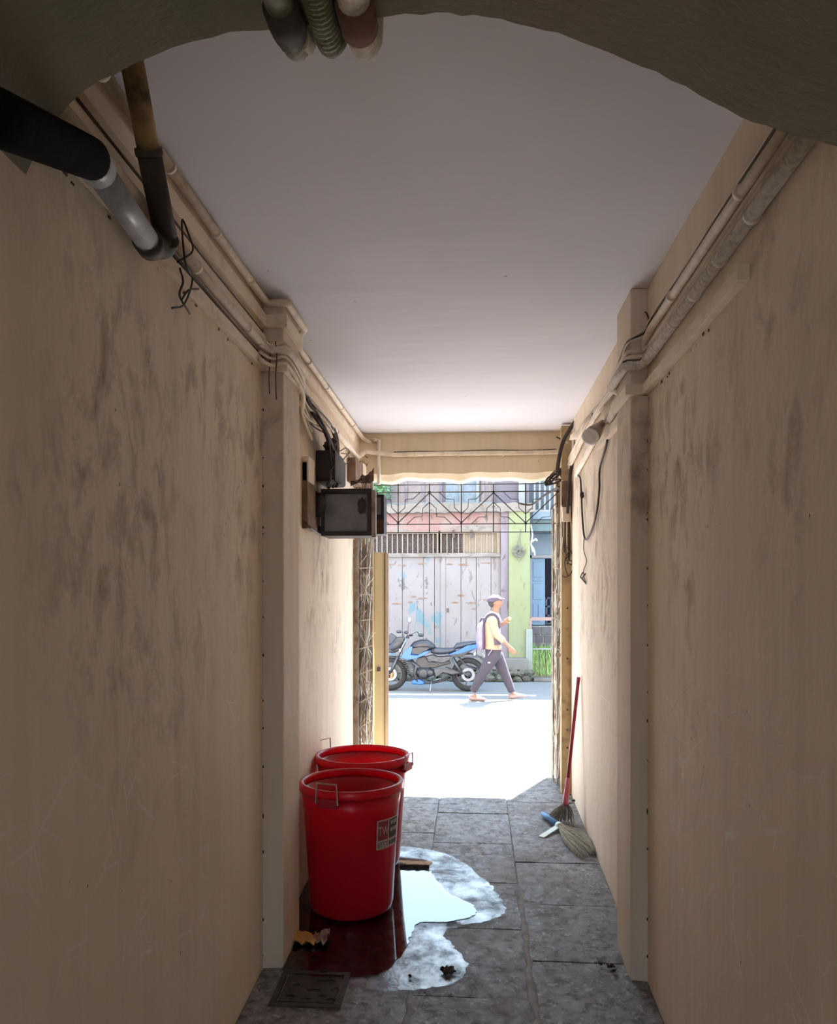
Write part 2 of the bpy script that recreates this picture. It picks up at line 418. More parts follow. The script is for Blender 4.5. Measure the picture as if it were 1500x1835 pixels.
for x0, x1, ys in cols:
    for a, b in zip(ys[:-1], ys[1:]):
        g = 0.004; dz = random.uniform(-0.0025, 0.0025); tl = random.uniform(-0.002, 0.002)
        mb = MB()
        e = 0.006
        xa, xb, ya, yb = x0+g, x1-g, a+g, b-g
        nx_, ny_ = 8, 8
        vs = []; ring = []
        for j in range(ny_+1):
            for i in range(nx_+1):
                x = xa+(xb-xa)*i/nx_; y = ya+(yb-ya)*j/ny_
                edge = i in (0,nx_) or j in (0,ny_)
                z = fz(y) + dz + tl*(x-xa)/0.5 + (-0.004 if edge else 0) + (random.uniform(-0.0012,0.0012))
                vs.append((x + (random.uniform(-0.002,0.002) if edge else 0), y + (random.uniform(-0.002,0.002) if edge else 0), z))
        fs = [(j*(nx_+1)+i, j*(nx_+1)+i+1, (j+1)*(nx_+1)+i+1, (j+1)*(nx_+1)+i) for j in range(ny_) for i in range(nx_)]
        per = [i for i in range(nx_+1)] + [j*(nx_+1)+nx_ for j in range(1,ny_+1)] + [ny_*(nx_+1)+i for i in range(nx_-1,-1,-1)] + [j*(nx_+1) for j in range(ny_-1,0,-1)]
        o = len(vs)
        for q in per: vs.append((vs[q][0], vs[q][1], vs[q][2]-0.03))
        L = len(per)
        fs += [(per[(k+1)%L], per[k], o+k, o+(k+1)%L) for k in range(L)]
        mb.add(vs, fs)
        mb.build('paving_slab', M['stone'], floor, smooth=False)
# broken bands of cement smeared along the joints
M['cement'] = worn('pale_cement_smear', (0.36, 0.35, 0.35), (0.24, 0.23, 0.22), 22, 0.4, 0.6, 0.8, bump=0.5)
def smear(pts, w, name='cement_joint'):
    mb = MB(); vs = []
    pts = catmull(pts, 10)
    for i, p in enumerate(pts):
        ww = w * random.uniform(0.5, 1.5); k = random.uniform(-0.3, 0.3) * w
        taper = 0.25 if i in (0, len(pts)-1) else 1
        for s_, h in ((-1, -0.004), (-0.6, 0.003), (0.6, 0.003), (1, -0.004)):
            vs.append((p.x + k + s_*ww*taper, p.y, fz(p.y) + h))
    fs = [(i*4+j, i*4+j+1, i*4+5+j, i*4+4+j) for i in range(len(pts)-1) for j in range(3)]
    return mb.add(vs, fs).build(name, M['cement'], floor, smooth=True)
smear([(0.232, 2.3, 0), (0.236, 2.8, 0), (0.229, 3.2, 0), (0.234, 3.7, 0), (0.231, 4.1, 0)], 0.016)
smear([(-0.252, 2.3, 0), (-0.248, 2.7, 0), (-0.25, 3.1, 0)], 0.015)
# front step down to the road
tag(MB().box(XL-0.1, XR+0.1, YF1-0.02, 6.5, -0.02, 0.15).build('trim_4', M['stone'], bevel=0.01), 'low stone step outside the doorway', kind='structure')

# ---------------------------------------------------------------- manhole cover
M['castiron'] = worn('dull_cast_iron', (0.085, 0.075, 0.065), (0.05, 0.045, 0.04), 12, 0.4, 0.65, 0.6, 0.3, 0.4)
mx0, mx1, my0, my1 = MANH
mh = empty('manhole_cover', ((mx0+mx1)/2, (my0+my1)/2, fz((my0+my1)/2)))
tag(mh, 'square dark iron manhole cover set in the floor before the pier', 'manhole cover')
MB().add(bed(mx0+0.03, mx1-0.03, my0+0.03, my1-0.03, -0.01, 0.006), BOXF).build('plate', M['castiron'], mh)
for (a, b, c, d) in ((mx0, mx1, my0, my0+0.022), (mx0, mx1, my1-0.022, my1), (mx0, mx0+0.022, my0+0.022, my1-0.022), (mx1-0.022, mx1, my0+0.022, my1-0.022)):
    MB().add(bed(a, b, c, d, -0.01, 0.008), BOXF).build('frame', M['castiron'], mh)
for i, (u, v, ww, hh) in enumerate(((0.62,0.30,0.036,0.008),(0.75,0.28,0.036,0.008),(0.55,0.55,0.05,0.008),(0.86,0.55,0.03,0.02),(0.70,0.72,0.036,0.008),(0.84,0.80,0.036,0.008),(0.48,0.80,0.036,0.008),(0.30,0.45,0.036,0.014),(0.25,0.75,0.036,0.008))):
    cx_, cy_ = mx0+(mx1-mx0)*u, my1-(my1-my0)*v
    mb = MB(); mb.tube(catmull([(cx_-ww/2, cy_, fz(cy_)+0.008), (cx_, cy_+hh, fz(cy_)+0.010), (cx_+ww/2, cy_, fz(cy_)+0.008)], 4), 0.004, 6)
    mb.build('cast_mark', M['castiron'], mh, smooth=True)

# ---------------------------------------------------------------- water on the floor
def water_mat(name, rough, tint, fac_boost, bump):
    t = NT(name); t.n.remove(t.b)
    fr = t.n.new('ShaderNodeFresnel'); fr.inputs['IOR'].default_value = 1.45
    tr = t.n.new('ShaderNodeBsdfTransparent'); tr.inputs[0].default_value = (*tint, 1)
    gl = t.n.new('ShaderNodeBsdfGlossy'); gl.inputs['Roughness'].default_value = rough; gl.inputs['Color'].default_value = (1,1,1,1)
    mx = t.n.new('ShaderNodeMixShader')
    fac = t.ramp(fr.outputs[0], 0, 1, 0, fac_boost)
    if rough > 0.1: fac = t.math('MULTIPLY', fac, t.ramp(t.noise(7, 6, 0.65), 0.36, 0.66, 0.05, 1.0))
    t.link(fac, mx.inputs[0]); t.link(tr.outputs[0], mx.inputs[1]); t.link(gl.outputs[0], mx.inputs[2])
    t.link(mx.outputs[0], t.out.inputs['Surface'])
    b = t.n.new('ShaderNodeBump'); b.inputs['Strength'].default_value = bump; b.inputs['Distance'].default_value = 0.004
    t.link(t.noise(24 if rough > 0.1 else 5, 4, 0.6), b.inputs['Height'])
    t.link(b.outputs['Normal'], gl.inputs['Normal']); t.link(b.outputs['Normal'], fr.inputs['Normal'])
    return t.m
M['water'] = water_mat('standing_water', 0.012, (0.42, 0.40, 0.40), 1.6, 0.012)
M['film'] = water_mat('wet_film', 0.38, (0.70, 0.70, 0.72), 0.40, 0.9)
def pool(px_pts, dz, name, mat, label, jitter=0.006):
    pts = []
    q = catmull([FL(*p) for p in px_pts] + [FL(*px_pts[0])], 8)[:-1]
    for p in q: pts.append(Vector((max(XL+0.004, p.x + random.uniform(-jitter, jitter)), p.y + random.uniform(-jitter, jitter), 0)))
    c = sum(pts, Vector()) / len(pts)
    n = len(pts)
    mb = MB(); vs = [(p.x, p.y, fz(p.y) + dz) for p in pts] + [(p.x, p.y, fz(p.y) + dz - 0.004) for p in pts]
    mb.add(vs, [tuple(range(n))])
    o = mb.build(name, mat)
    return tag(o, label, 'puddle')
pool([(505,1740),(560,1752),(640,1752),(690,1742),(724,1706),(736,1680),(752,1656),(800,1654),(850,1642),(845,1622),(800,1600),(770,1560),(772,1545),(722,1538),(660,1535),(560,1560),(530,1650)], 0.0065, 'puddle', M['water'], 'clear puddle spreading from under the red bins, mirroring the sky')
pool([(500,1750),(560,1764),(640,1772),(700,1778),(770,1772),(820,1758),(838,1730),(815,1700),(795,1672),(830,1660),(880,1650),(905,1632),(890,1600),(862,1572),(830,1548),(790,1528),(725,1518),(640,1515),(560,1550),(520,1660)], 0.0035, 'wet_patch', M['film'], 'thin wet film on the slabs fringing the puddle', 0.01)
# unseen wall added at the back end; its small opening limits the rear fill
mb = MB(); mb.box(XL-0.35, -0.52, YB-0.2, YB, -0.3, 3.4); mb.box(0.30, XR+0.35, YB-0.2, YB, -0.3, 3.4); mb.box(-0.52, 0.30, YB-0.2, YB, 1.85, 3.4)
tag(mb.build('wall_fill_blocker', M['wall']), 'unseen cream wall added at the inner end of the passage to cut the rear light', kind='structure')
# ================================================================ red bins
def bin_mat():
    t = NT('red_plastic')
    t.n.remove(t.b)
    d = t.n.new('ShaderNodeBsdfDiffuse'); tl = t.n.new('ShaderNodeBsdfTranslucent'); gl = t.n.new('ShaderNodeBsdfGlossy')
    c = t.mix(t.ramp(t.noise(6, 4), 0.3, 0.7), (0.95, 0.022, 0.06), (0.90, 0.018, 0.05))
    t.link(c, d.inputs[0]); tl.inputs[0].default_value = (1.0, 0.02, 0.06, 1)
    gl.inputs['Roughness'].default_value = 0.32
    m1 = t.n.new('ShaderNodeMixShader'); m1.inputs[0].default_value = 0.6
    t.link(d.outputs[0], m1.inputs[1]); t.link(tl.outputs[0], m1.inputs[2])
    fr = t.n.new('ShaderNodeFresnel'); fr.inputs['IOR'].default_value = 1.4
    m2 = t.n.new('ShaderNodeMixShader'); t.link(fr.outputs[0], m2.inputs[0]); t.link(m1.outputs[0], m2.inputs[1]); t.link(gl.outputs[0], m2.inputs[2])
    t.link(m2.outputs[0], t.out.inputs['Surface'])
    return t.m
M['red'] = bin_mat()
M['red_dark'] = flat('red_bracket', (0.42, 0.01, 0.03), 0.5)
M['handle_wire'] = worn('handle_wire', (0.55, 0.35, 0.33), (0.35, 0.25, 0.25), 20, 0.4, 0.7, 0.4, 0.6, 0)
def red_bin(px, Yc, rim_r, base_r, h, label, handle_angles, up):
    c = P(px, 1400, Yc); base = Vector((c.x, Yc, fz(Yc) + 0.004))
    r = empty('red_bin', base); tag(r, label, 'bin', 'red plastic bins')
    # body with shallow vertical flutes; the bin leans with the sloping floor only a hair
    n = 96; mb = MB(); vs = []; fs = []
    prof = [(base_r-0.03, 0.0), (base_r-0.008, 0.012), (base_r, 0.04), (base_r+(rim_r-0.02-base_r)*0.5, h*0.5), (rim_r-0.022, h*0.80), (rim_r-0.020, h*0.81), (rim_r-0.012, h-0.035)]
    inner = [(rim_r-0.022, h-0.035), (rim_r-0.03, h*0.8), (base_r+(rim_r-0.03-base_r)*0.5-0.008, h*0.5), (base_r-0.008, 0.05), (base_r-0.03, 0.015)]
    def ring(rr, z, flute):
        out = []
        for k in range(n):
            a = 2*math.pi*k/n
            q = rr - (0.0022 if (k % 8) in (0, 1) else 0.0) * flute
            out.append(base + Vector((q*math.cos(a), q*math.sin(a), z)))
        return out
    rings = [ring(a, z, 1 if 0.04 < z < h*0.805 else 0) for a, z in prof] + [ring(a, z, 0) for a, z in inner]
    vs = [p for q in rings for p in q]; m = len(rings)
    fs = [(i*n+k, i*n+(k+1)%n, (i+1)*n+(k+1)%n, (i+1)*n+k) for i in range(m-1) for k in range(n)]
    fs += [tuple(range(n))[::-1], tuple((m-1)*n+k for k in range(n))]
    mb.add(vs, fs); mb.build('body', M['red'], r, smooth=True)
    rim = [(rim_r-0.013, h-0.04), (rim_r-0.002, h-0.042), (rim_r, h-0.036), (rim_r, h-0.008), (rim_r-0.004, h-0.001), (rim_r-0.012, h), (rim_r-0.020, h-0.002), (rim_r-0.023, h-0.01), (rim_r-0.023, h-0.04), (rim_r-0.013, h-0.04)]
    MB().lathe(rim, base, 72).build('rim', M['red'], r, smooth=True)
    for ang, u in zip(handle_angles, up):
        a = math.radians(ang); er = Vector((math.cos(a), math.sin(a), 0)); et = Vector((-math.sin(a), math.cos(a), 0))
        q = base + er*(rim_r+0.002) + Vector((0,0,h-0.055))
        br = MB(); br.obox(q + er*0.004, er*0.012, et*0.05, Vector((0,0,0.020))); hb = br.build('handle_bracket', M['red_dark'], r, bevel=0.004)
        top = 0.075*u
        w = MB(); pth = [q+et*0.056, q+et*0.056+er*0.014, q+et*0.05+er*0.014+Vector((0,0,top)), q-et*0.05+er*0.014+Vector((0,0,top)), q-et*0.056+er*0.014, q-et*0.056]
        w.tube(pth, 0.0045, 8); w.build('handle', M['handle_wire'], hb)
    return r, base
b1, b1c = red_bin(630, 3.79, 0.256, 0.205, 0.625, 'red plastic bin with a printed sticker, standing at the puddle edge', (254, 70), (1.25, -1.1))
b2, b2c = red_bin(650, 4.33, 0.266, 0.21, 0.615, 'red plastic bin with a crumpled bag inside, behind the stickered bin', (150, -18), (1.4, 0.95))
# sticker wrapped on the first bin
M['sticker'] = worn('faded_sticker', (0.58, 0.42, 0.38), (0.46, 0.33, 0.30), 30, 0.4, 0.7, 0.5, bump=0)
M['sticker_red'] = flat('sticker_maroon', (0.30, 0.03, 0.04), 0.5)
M['sticker_black'] = flat('sticker_black', (0.06, 0.045, 0.05), 0.5)
def on_bin(a_deg, z, off):
    rr = 0.205 + (0.236 - 0.205) * z / 0.5 + off
    a = math.radians(a_deg)
    return b1c + Vector((rr*math.cos(a), rr*math.sin(a), z))
def bin_patch(a0, a1, z0, z1, off, name, mat, parent=None):
    n = 8; mb = MB(); vs = []
    for k in range(n+1):
        a = a0+(a1-a0)*k/n
        vs += [on_bin(a, z0, off), on_bin(a, z1, off), on_bin(a, z1, off-0.0006), on_bin(a, z0, off-0.0006)]
    fs = [(k*4+j, (k+1)*4+j, (k+1)*4+(j+1)%4, k*4+(j+1)%4) for k in range(n) for j in range(4)] + [(0,1,2,3), (n*4+3, n*4+2, n*4+1, n*4)]
    return mb.add(vs, fs).build(name, mat, parent or b1)
A0, A1 = 309, 347
st = bin_patch(A0, A1, 0.335, 0.475, 0.0045, 'sticker', M['sticker'])
st['label'] = 'faded rectangular sticker with printed blocks'
bin_patch(A0+2, A0+17, 0.378, 0.468, 0.0052, 'print_block', M['sticker_red'], st)
bin_patch(A0+19, A1-2, 0.378, 0.468, 0.0052, 'print_block', M['sticker_black'], st)
def bin_text(body, a, z, size, mat, w):
    p = on_bin(a, z, 0.006)
    text_mesh('lettering', body, mat, st, p, size, (math.pi/2, 0, math.radians(a+90)), w)
bin_text('TW', A0+9.5, 0.42, 0.062, M['sticker'], 0.62)
for a_, z_ in ((21.5, 0.452), (26.5, 0.452), (31.0, 0.452), (21.5, 0.418), (26.5, 0.418), (31.5, 0.418)): bin_patch(A0+a_, A0+a_+3.4, z_-0.010, z_+0.008, 0.0058, 'print_mark', M['sticker'], st)
bin_text('BTTT', A0+9, 0.355, 0.036, M['sticker_black'], 0.75)
for a_ in (20, 24.5, 29, 33): bin_patch(A0+a_, A0+a_+2.8, 0.345, 0.366, 0.0053, 'print_mark', M['sticker_black'], st)
# crumpled bag inside the second bin
def crumple(c, r, sc, seed, n=14, m=9):
    rnd = random.Random(seed); mb = MB(); mb.ball((0,0,0), r, n, m, sc)
    mb.v = [v * rnd.uniform(0.72, 1.15) + Vector(c) for v in mb.v]; return mb
M['pinkbag'] = worn('crumpled_plastic', (0.85, 0.45, 0.48), (0.75, 0.3, 0.35), 12, 0.4, 0.7, 0.35)
o = crumple(b2c + Vector((0.03, -0.04, 0.47)), 0.085, (1.2, 1, 0.9), 3).build('crumpled_bag', M['pinkbag']); tag(o, 'crumpled pale plastic bag lying in the red bin', 'bag')
o = crumple(b2c + Vector((0.0, 0.0, 0.22)), 0.17, (1.0, 1.0, 1.2), 5).build('rubbish_sack', M['red_dark']); tag(o, 'dark red rubbish sack deep inside the red bin', 'bag')
# yellow wrapper by the pier
M['wrapper'] = worn('printed_wrapper', (0.75, 0.42, 0.10), (0.55, 0.25, 0.08), 16, 0.4, 0.6, 0.4)
M['wrapper2'] = worn('wrapper_inside', (0.35, 0.22, 0.16), (0.5, 0.4, 0.35), 30, 0.4, 0.6, 0.35)
wc = FL(555, 1692)
wr = empty('food_wrapper', wc); tag(wr, 'torn yellow food wrapper lying at the foot of the pier', 'wrapper')
def flake(c, sx, sy, amp, seed, name, mat, parent=None, lift=0.012, rot=0.0, label=None):
    rnd = random.Random(seed); n = 7; vs = []
    for j in range(n):
        for i in range(n):
            x = (i/(n-1)-0.5)*sx*rnd.uniform(0.85, 1.1); y = (j/(n-1)-0.5)*sy*rnd.uniform(0.85, 1.1)
            xr = x*math.cos(rot)-y*math.sin(rot); yr = x*math.sin(rot)+y*math.cos(rot)
            X, Y = c[0]+xr, c[1]+yr
            vs.append((X, Y, fz(Y)+lift+abs(amp*rnd.uniform(0, 1))))
    o = len(vs); vs += [(a, b, c_-0.0015) for a, b, c_ in vs]
    fs = [(j*n+i, j*n+i+1, (j+1)*n+i+1, (j+1)*n+i) for j in range(n-1) for i in range(n-1)]
    fs += [tuple(o+q for q in f[::-1]) for f in fs]
    per = list(range(n))+[j*n+n-1 for j in range(1,n)]+[(n-1)*n+i for i in range(n-2,-1,-1)]+[j*n for j in range(n-2,0,-1)]
    fs += [(per[k], per[(k+1)%len(per)], o+per[(k+1)%len(per)], o+per[k]) for k in range(len(per))]
    return MB().add(vs, fs).build(name, mat, parent, smooth=True)
q = FL(545, 1690); flake((q.x, q.y), 0.11, 0.09, 0.035, 2, 'foil', M['wrapper'], wr, 0.009)
q = FL(574, 1690); flake((q.x, q.y), 0.07, 0.10, 0.04, 9, 'torn_end', M['wrapper2'], wr, 0.009)
# dead insect-like leaf and bits
M['darkleaf'] = worn('dry_dark_leaf', (0.03, 0.022, 0.018), (0.07, 0.045, 0.03), 30, 0.4, 0.6, 0.8)
q = FL(803, 1746); o = flake((q.x, q.y), 0.055, 0.05, 0.02, 12, 'dead_leaf', M['darkleaf'], None, 0.008, 0.6); tag(o, 'shrivelled black dead leaf on the wet slab', 'leaf')
for i, (px, py, sx) in enumerate(((1095,1737,0.035),(1100,1745,0.02),(735,1755,0.02),(580,1745,0.03),(560,1668,0.02),(1076,1732,0.02),(1032,1438,0.05),(1020,1443,0.04))):
    q = FL(px, py); o = flake((q.x, q.y), sx, sx*0.6, 0.012, 20+i, 'litter_scrap', M['darkleaf'], None, 0.008, i); tag(o, 'tiny dark scrap of litter on the floor slabs', 'litter', 'litter scraps on the slabs')
q = FL(722, 1553); o = flake((q.x, q.y), 0.035, 0.02, 0.008, 41, 'plastic_scrap', M['sticker_black'], None, 0.012); tag(o, 'flat black plastic scrap lying in the puddle beside the bin', 'litter')

# ================================================================ brooms
M['red_pole'] = worn('red_broom_pole', (0.36, 0.025, 0.045), (0.28, 0.02, 0.035), 12, 0.4, 0.7, 0.35, bump=0)
M['red_grip'] = flat('red_broom_socket', (0.55, 0.10, 0.14), 0.35)
M['bristle'] = worn('grey_grass_bristle', (0.46, 0.43, 0.35), (0.28, 0.26, 0.20), 40, 0.35, 0.65, 0.8, bump=0)
M['bristle_dark'] = worn('dark_grass_bristle', (0.26, 0.24, 0.20), (0.15, 0.14, 0.12), 40, 0.35, 0.65, 0.8, bump=0)
M['blue'] = worn('blue_broom_handle', (0.10, 0.27, 0.58), (0.07, 0.21, 0.48), 10, 0.4, 0.7, 0.35, bump=0)
M['whitetag'] = flat('white_tag', (0.80, 0.88, 0.84), 0.5)
def broom_head(mb, a, b, r0, spread_dir, spread, count, seed, r=0.0016, floor=True, curl=0.0):
    rnd = random.Random(seed); a, b = Vector(a), Vector(b); d = (b-a); sd = Vector(spread_dir).normalized(); up = Vector((0,0,1))
    for _ in range(count):
        s_ = rnd.uniform(-1, 1); u_ = rnd.uniform(0, 1); L = rnd.uniform(0.82, 1.04)
        p0 = a + sd*s_*r0 + up*rnd.uniform(-r0, r0)*0.8
        e = a + d*L + sd*(s_*spread + curl*abs(s_))
        p1 = p0.lerp(e, 0.5) + sd*s_*spread*0.22
        pts = [p0, p1, e]
        if floor:
            for k, lift in enumerate((0.02, 0.004 + u_*0.035, 0.005 + u_*0.022)):
                pts[k].z = max(pts[k].z if k == 0 else 0, fz(pts[k].y) + lift)
        for p in pts: p.x = min(p.x, XR-0.006)
        mb.tube(catmull(pts, 3), [r*1.2]*3 + [r]*3 + [r*0.6], 4)
# standing broom
ft = FL(1010, 1472); tp = WX(1037, 1212, XR-0.016)
sb = empty('standing_broom', (ft.x, ft.y, fz(ft.y))); tag(sb, 'broom with a long red handle leaning against the wall', 'broom')
ax = (tp - ft)
k0 = 0.16
MB().tube([ft+ax*0.30, ft+ax*0.97], 0.0115, 12).build('handle', M['red_pole'], sb, smooth=True)
MB().tube([ft+ax*0.11, ft+ax*0.13, ft+ax*0.30], [0.018, 0.019, 0.014], 12).build('socket', M['red_grip'], sb, smooth=True)
MB().tube([ft+ax*0.97, ft+ax*0.995], [0.013, 0.012], 12).build('end_cap', M['red_grip'], sb, smooth=True)
mb = MB(); rnd = random.Random(4)
for _ in range(170):
    s_ = rnd.uniform(-1, 1); p0 = ft+ax*0.125+Vector((s_*0.014, rnd.uniform(-0.012,0.012), 0))
    e = Vector((ft.x - 0.02 + s_*0.085, ft.y - 0.015 + rnd.uniform(-0.045,0.045), 0)); e.z = fz(e.y)+rnd.uniform(0.004,0.02); e.x = min(e.x, XR-0.01)
    mb.tube(catmull([p0, p0.lerp(e, 0.5)+Vector((s_*0.012,0,0)), e], 3), 0.0016, 4)
tag(mb.build('bristles', M['bristle_dark'], sb), 'dark splayed grass bristles', kind='stuff')
# lying broom
h0, h1, e1 = FL(972, 1463, 0.02), FL(1003, 1488, 0.026), FL(1066, 1530, 0.012)
lb = empty('hand_broom', FL(1010, 1492)); tag(lb, 'short grass hand broom with a blue handle lying on the floor', 'broom')
MB().tube([h0, h0.lerp(h1, 0.05), h1], [0.014, 0.017, 0.021], 14).build('handle', M['blue'], lb, smooth=True)
mb = MB(); broom_head(mb, h1, e1, 0.018, Vector((0.62, 0.78, 0)), 0.115, 460, 8, 0.0017, True, -0.03)
tag(mb.build('bristles', M['bristle'], lb), 'splayed grey grass bristles', kind='stuff')
d_ = (h1-h0).normalized()
MB().tube([h1-d_*0.02, h1+d_*0.012], 0.0235, 14).build('binding', M['whitetag'], lb, smooth=True)
s0, s1 = FL(1006, 1485, 0.03), FL(970, 1502, 0.008)
mb = MB(); dd = (s1-s0).normalized(); sd = Vector((-dd.y, dd.x, 0))
mb.obox((s0+s1)/2, (s1-s0)/2, sd*0.020, Vector((0,0,0.0015))); t_ = mb.build('tag', M['whitetag'], lb); t_['label'] = 'flat white paper tag hanging off the handle'
# ================================================================ pipes and conduits
def zc(v): return CAMZ + v
# heavy pipes beside the arch
dp = empty('drain_pipe', (-0.80, 1.6, zc(0.87))); tag(dp, 'black lagged drain pipe turning into a grey plastic length below the ceiling', 'pipe')
a = P(-60, 192, 0.95); b = P(0, 213, 1.08); c = P(160, 283, 1.52)
MB().tube([a, b, c], [0.040, 0.040, 0.041], 20).build('lagging', M['black_rubber'], dp, smooth=True)
e = P(268, 437, 1.95)
dv = (e-c).normalized()
MB().tube([c - dv*0.01, c + dv*0.055], 0.0365, 20).build('coupling', M['grey_pvc'], dp, smooth=True)
MB().tube([c + dv*0.05, e - dv*0.012], 0.031, 20).build('pipe_length', M['grey_pvc'], dp, smooth=True)
MB().tube([e - dv*0.03, e + dv*0.02], 0.037, 20).build('end_collar', M['grime_pipe'], dp, smooth=True)
el = P(297, 425, 1.99)
MB().tube(catmull([e + dv*0.005, e.lerp(el, 0.6) + dv*0.03, el], 6), 0.036, 18).build('elbow', M['grime_pipe'], dp, smooth=True)
top = P(236, 118, 1.745)
bp = empty('waste_pipe', el); tag(bp, 'brown waste pipe slanting up to the ceiling, its lower half blackened', 'pipe')
j = el.lerp(top, 0.52)
MB().tube([el, j], 0.030, 18).build('blackened_length', M['grime_pipe'], bp, smooth=True)
MB().tube([j - (top-el)*0.01, j + (top-el)*0.03], 0.034, 18).build('coupling', M['grime_pipe'], bp, smooth=True)
topz = Vector((top.x + (top.x-j.x)*0.12, top.y + (top.y-j.y)*0.12, ZC+0.01))
MB().tube([j, topz], 0.0275, 18).build('brown_length', M['clay_pipe'], bp, smooth=True)
# three pipes crossing under the crown of the arch
for i, (x, lab, mt, r) in enumerate(((-0.345, 'mossy smooth pipe with a socket, under the crown of the arch', 'mossy_pipe', 0.027), (-0.278, 'ribbed flexible conduit between two pipes under the crown of the arch', 'mossy_pipe', 0.026), (-0.212, 'pale smooth pipe with a rusty collar, under the crown of the arch', 'white_pipe', 0.029))):
    za = zc(1.076 - r)
    pth = catmull([(x, 0.3, za), (x, 1.0, za), (x, 1.42, za+0.006), (x+0.004, 1.495, za+0.03), (x+0.004, 1.525, za+0.085), (x+0.004, 1.53, ZC+0.01)], 8)
    r0 = empty(('smooth_pipe','flexible_conduit','collared_pipe')[i], (x, 1.4, za)); tag(r0, lab, 'pipe')
    if i == 1:
        pp = []; rr = []
        L = []
        for u, v in zip(pth[:-1], pth[1:]):
            k = max(1, int((v-u).length / 0.004))
            for t in range(k): L.append(u.lerp(v, t/k))
        MB().tube(L, [r*(1.0 if (q % 3) else 0.86) for q in range(len(L))], 14).build('ribbed_hose', M[mt], r0, smooth=False)
    else:
        MB().tube(pth, r, 16).build('pipe_length', M[mt], r0, smooth=True)
        MB().tube([(x, 1.36, za), (x, 1.40, za), (x, 1.43, za+0.006)], [r+0.006]*3, 16).build('socket', M['rust' if i == 2 else 'grime_pipe'], r0, smooth=True)
        if i == 0: MB().tube(catmull([(x, 1.45, za+0.01), (x+0.004, 1.50, za+0.034), (x+0.004, 1.526, za+0.09)], 5), r+0.004, 16).build('bend', M['white_pipe'], r0, smooth=True)

def wall_run(side, z, off, y0, y1, wrap=True, r=0.0):
    """path along a side wall at height z, stepping round the pier"""
    s = 1 if side == 'L' else -1
    xw = (XL + off) if side == 'L' else (XR - off)
    xp = (PXL + off) if side == 'L' else (PXR - off)
    if y0 > PY1: return [(xw, y0, z), (xw, y1, z)]
    if y1 < PY0: return [(xw, y0, z), (xw, y1, z)]
    return [(xw, y0, z), (xw, PY0-off-0.05, z), (xw + s*0.01, PY0-off-0.005, z), (xp - s*0.01, PY0-off, z), (xp, PY0-off+0.015, z), (xp, PY1+0.01, z), (xp-s*0.02, PY1+0.05, z), (xw, PY1+0.12, z), (xw, y1, z)]
def dense(pts, k=4):
    out = []
    for a, b in zip(pts[:-1], pts[1:]):
        a, b = Vector(a), Vector(b)
        for i in range(k): out.append(a.lerp(b, i/k))
    out.append(Vector(pts[-1])); return out
def conduit(name, pts, r, mat, label, cat='conduit', group=None, clamps=(), clampmat='conduit', n=10):
    rt = empty(name, pts[0]); tag(rt, label, cat, group)
    MB().tube(pts, r, n).build('pipe_length', M[mat], rt, smooth=True)
    for (p, d) in clamps:
        p, d = Vector(p), Vector(d).normalized()
        MB().tube([p-d*0.008, p+d*0.008], r+0.004, 12).build('clamp', M[clampmat], rt, smooth=True)
    return rt
# --- bin side wall
zt = ZC - 0.028
p = wall_run('L', zt, 0.022, 1.487, 5.92)
xd = P(679, 790, YE-0.02).x
p = p[:-1] + [(XL+0.022, 5.80, zt), (XL+0.03, YE-0.03, zt-0.01), (XL+0.10, YE-0.02, zt-0.045), (xd-0.06, YE-0.02, zt-0.025), (xd, YE-0.02, zt-0.025)]
cl = [((XL+0.022, y, zt), (0,1,0)) for y in (1.75, 2.15, 2.55, 2.95, 4.0, 4.5, 5.0, 5.5)]
conduit('ceiling_conduit', p, 0.0155, 'conduit', 'cream conduit tight under the ceiling edge above the meter boxes', clamps=cl)
conduit('drop_conduit', [(xd, YE-0.02, zt-0.02), (xd, YE-0.02, P(679, 868, YE-0.02).z)], 0.0145, 'gate_pale', 'short upright white conduit on the lintel above the meter box', clamps=[((xd, YE-0.02, zt-0.025),(0,0,1))])
z2 = zc(1.016)
p = wall_run('L', z2, 0.026, 1.487, 5.6)
zl = P(850, 814, YE).z
p = p + [(XL+0.026, 5.72, z2), (XL+0.05, YE-0.06, zl-0.01+0.03), (XL+0.16, YE-0.02, zl+0.012), (XL+0.26, YE-0.02, zl), (-0.3, YE-0.02, zl+0.004), (0.2, YE-0.02, zl+0.002), (XR-0.06, YE-0.02, zl+0.004), (XR-0.03, YE-0.03, zl+0.02), (XR-0.025, 5.7, zl+0.03)]
cl = [((XL+0.026, y, z2), (0,1,0)) for y in (1.8, 2.35, 2.9, 4.2, 4.8)] + [((x, YE-0.02, zl), (1,0,0)) for x in (-0.45, -0.12, 0.22, 0.52)]
conduit('long_conduit', p, 0.017, 'conduit', 'cream conduit along the bin-side wall turning across the lintel', clamps=cl)
# a thin dark wire riding on the lintel conduit
conduit('lintel_wire', catmull([(-0.62, YE-0.025, zl+0.02), (-0.45, YE-0.022, zl+0.024), (-0.2, YE-0.022, zl+0.021), (0.1, YE-0.022, zl+0.027), (0.4, YE-0.022, zl+0.021), (0.62, YE-0.025, zl+0.026)], 6), 0.0035, 'brown_wire', 'thin dark wire tied along the lintel conduit', 'wire')
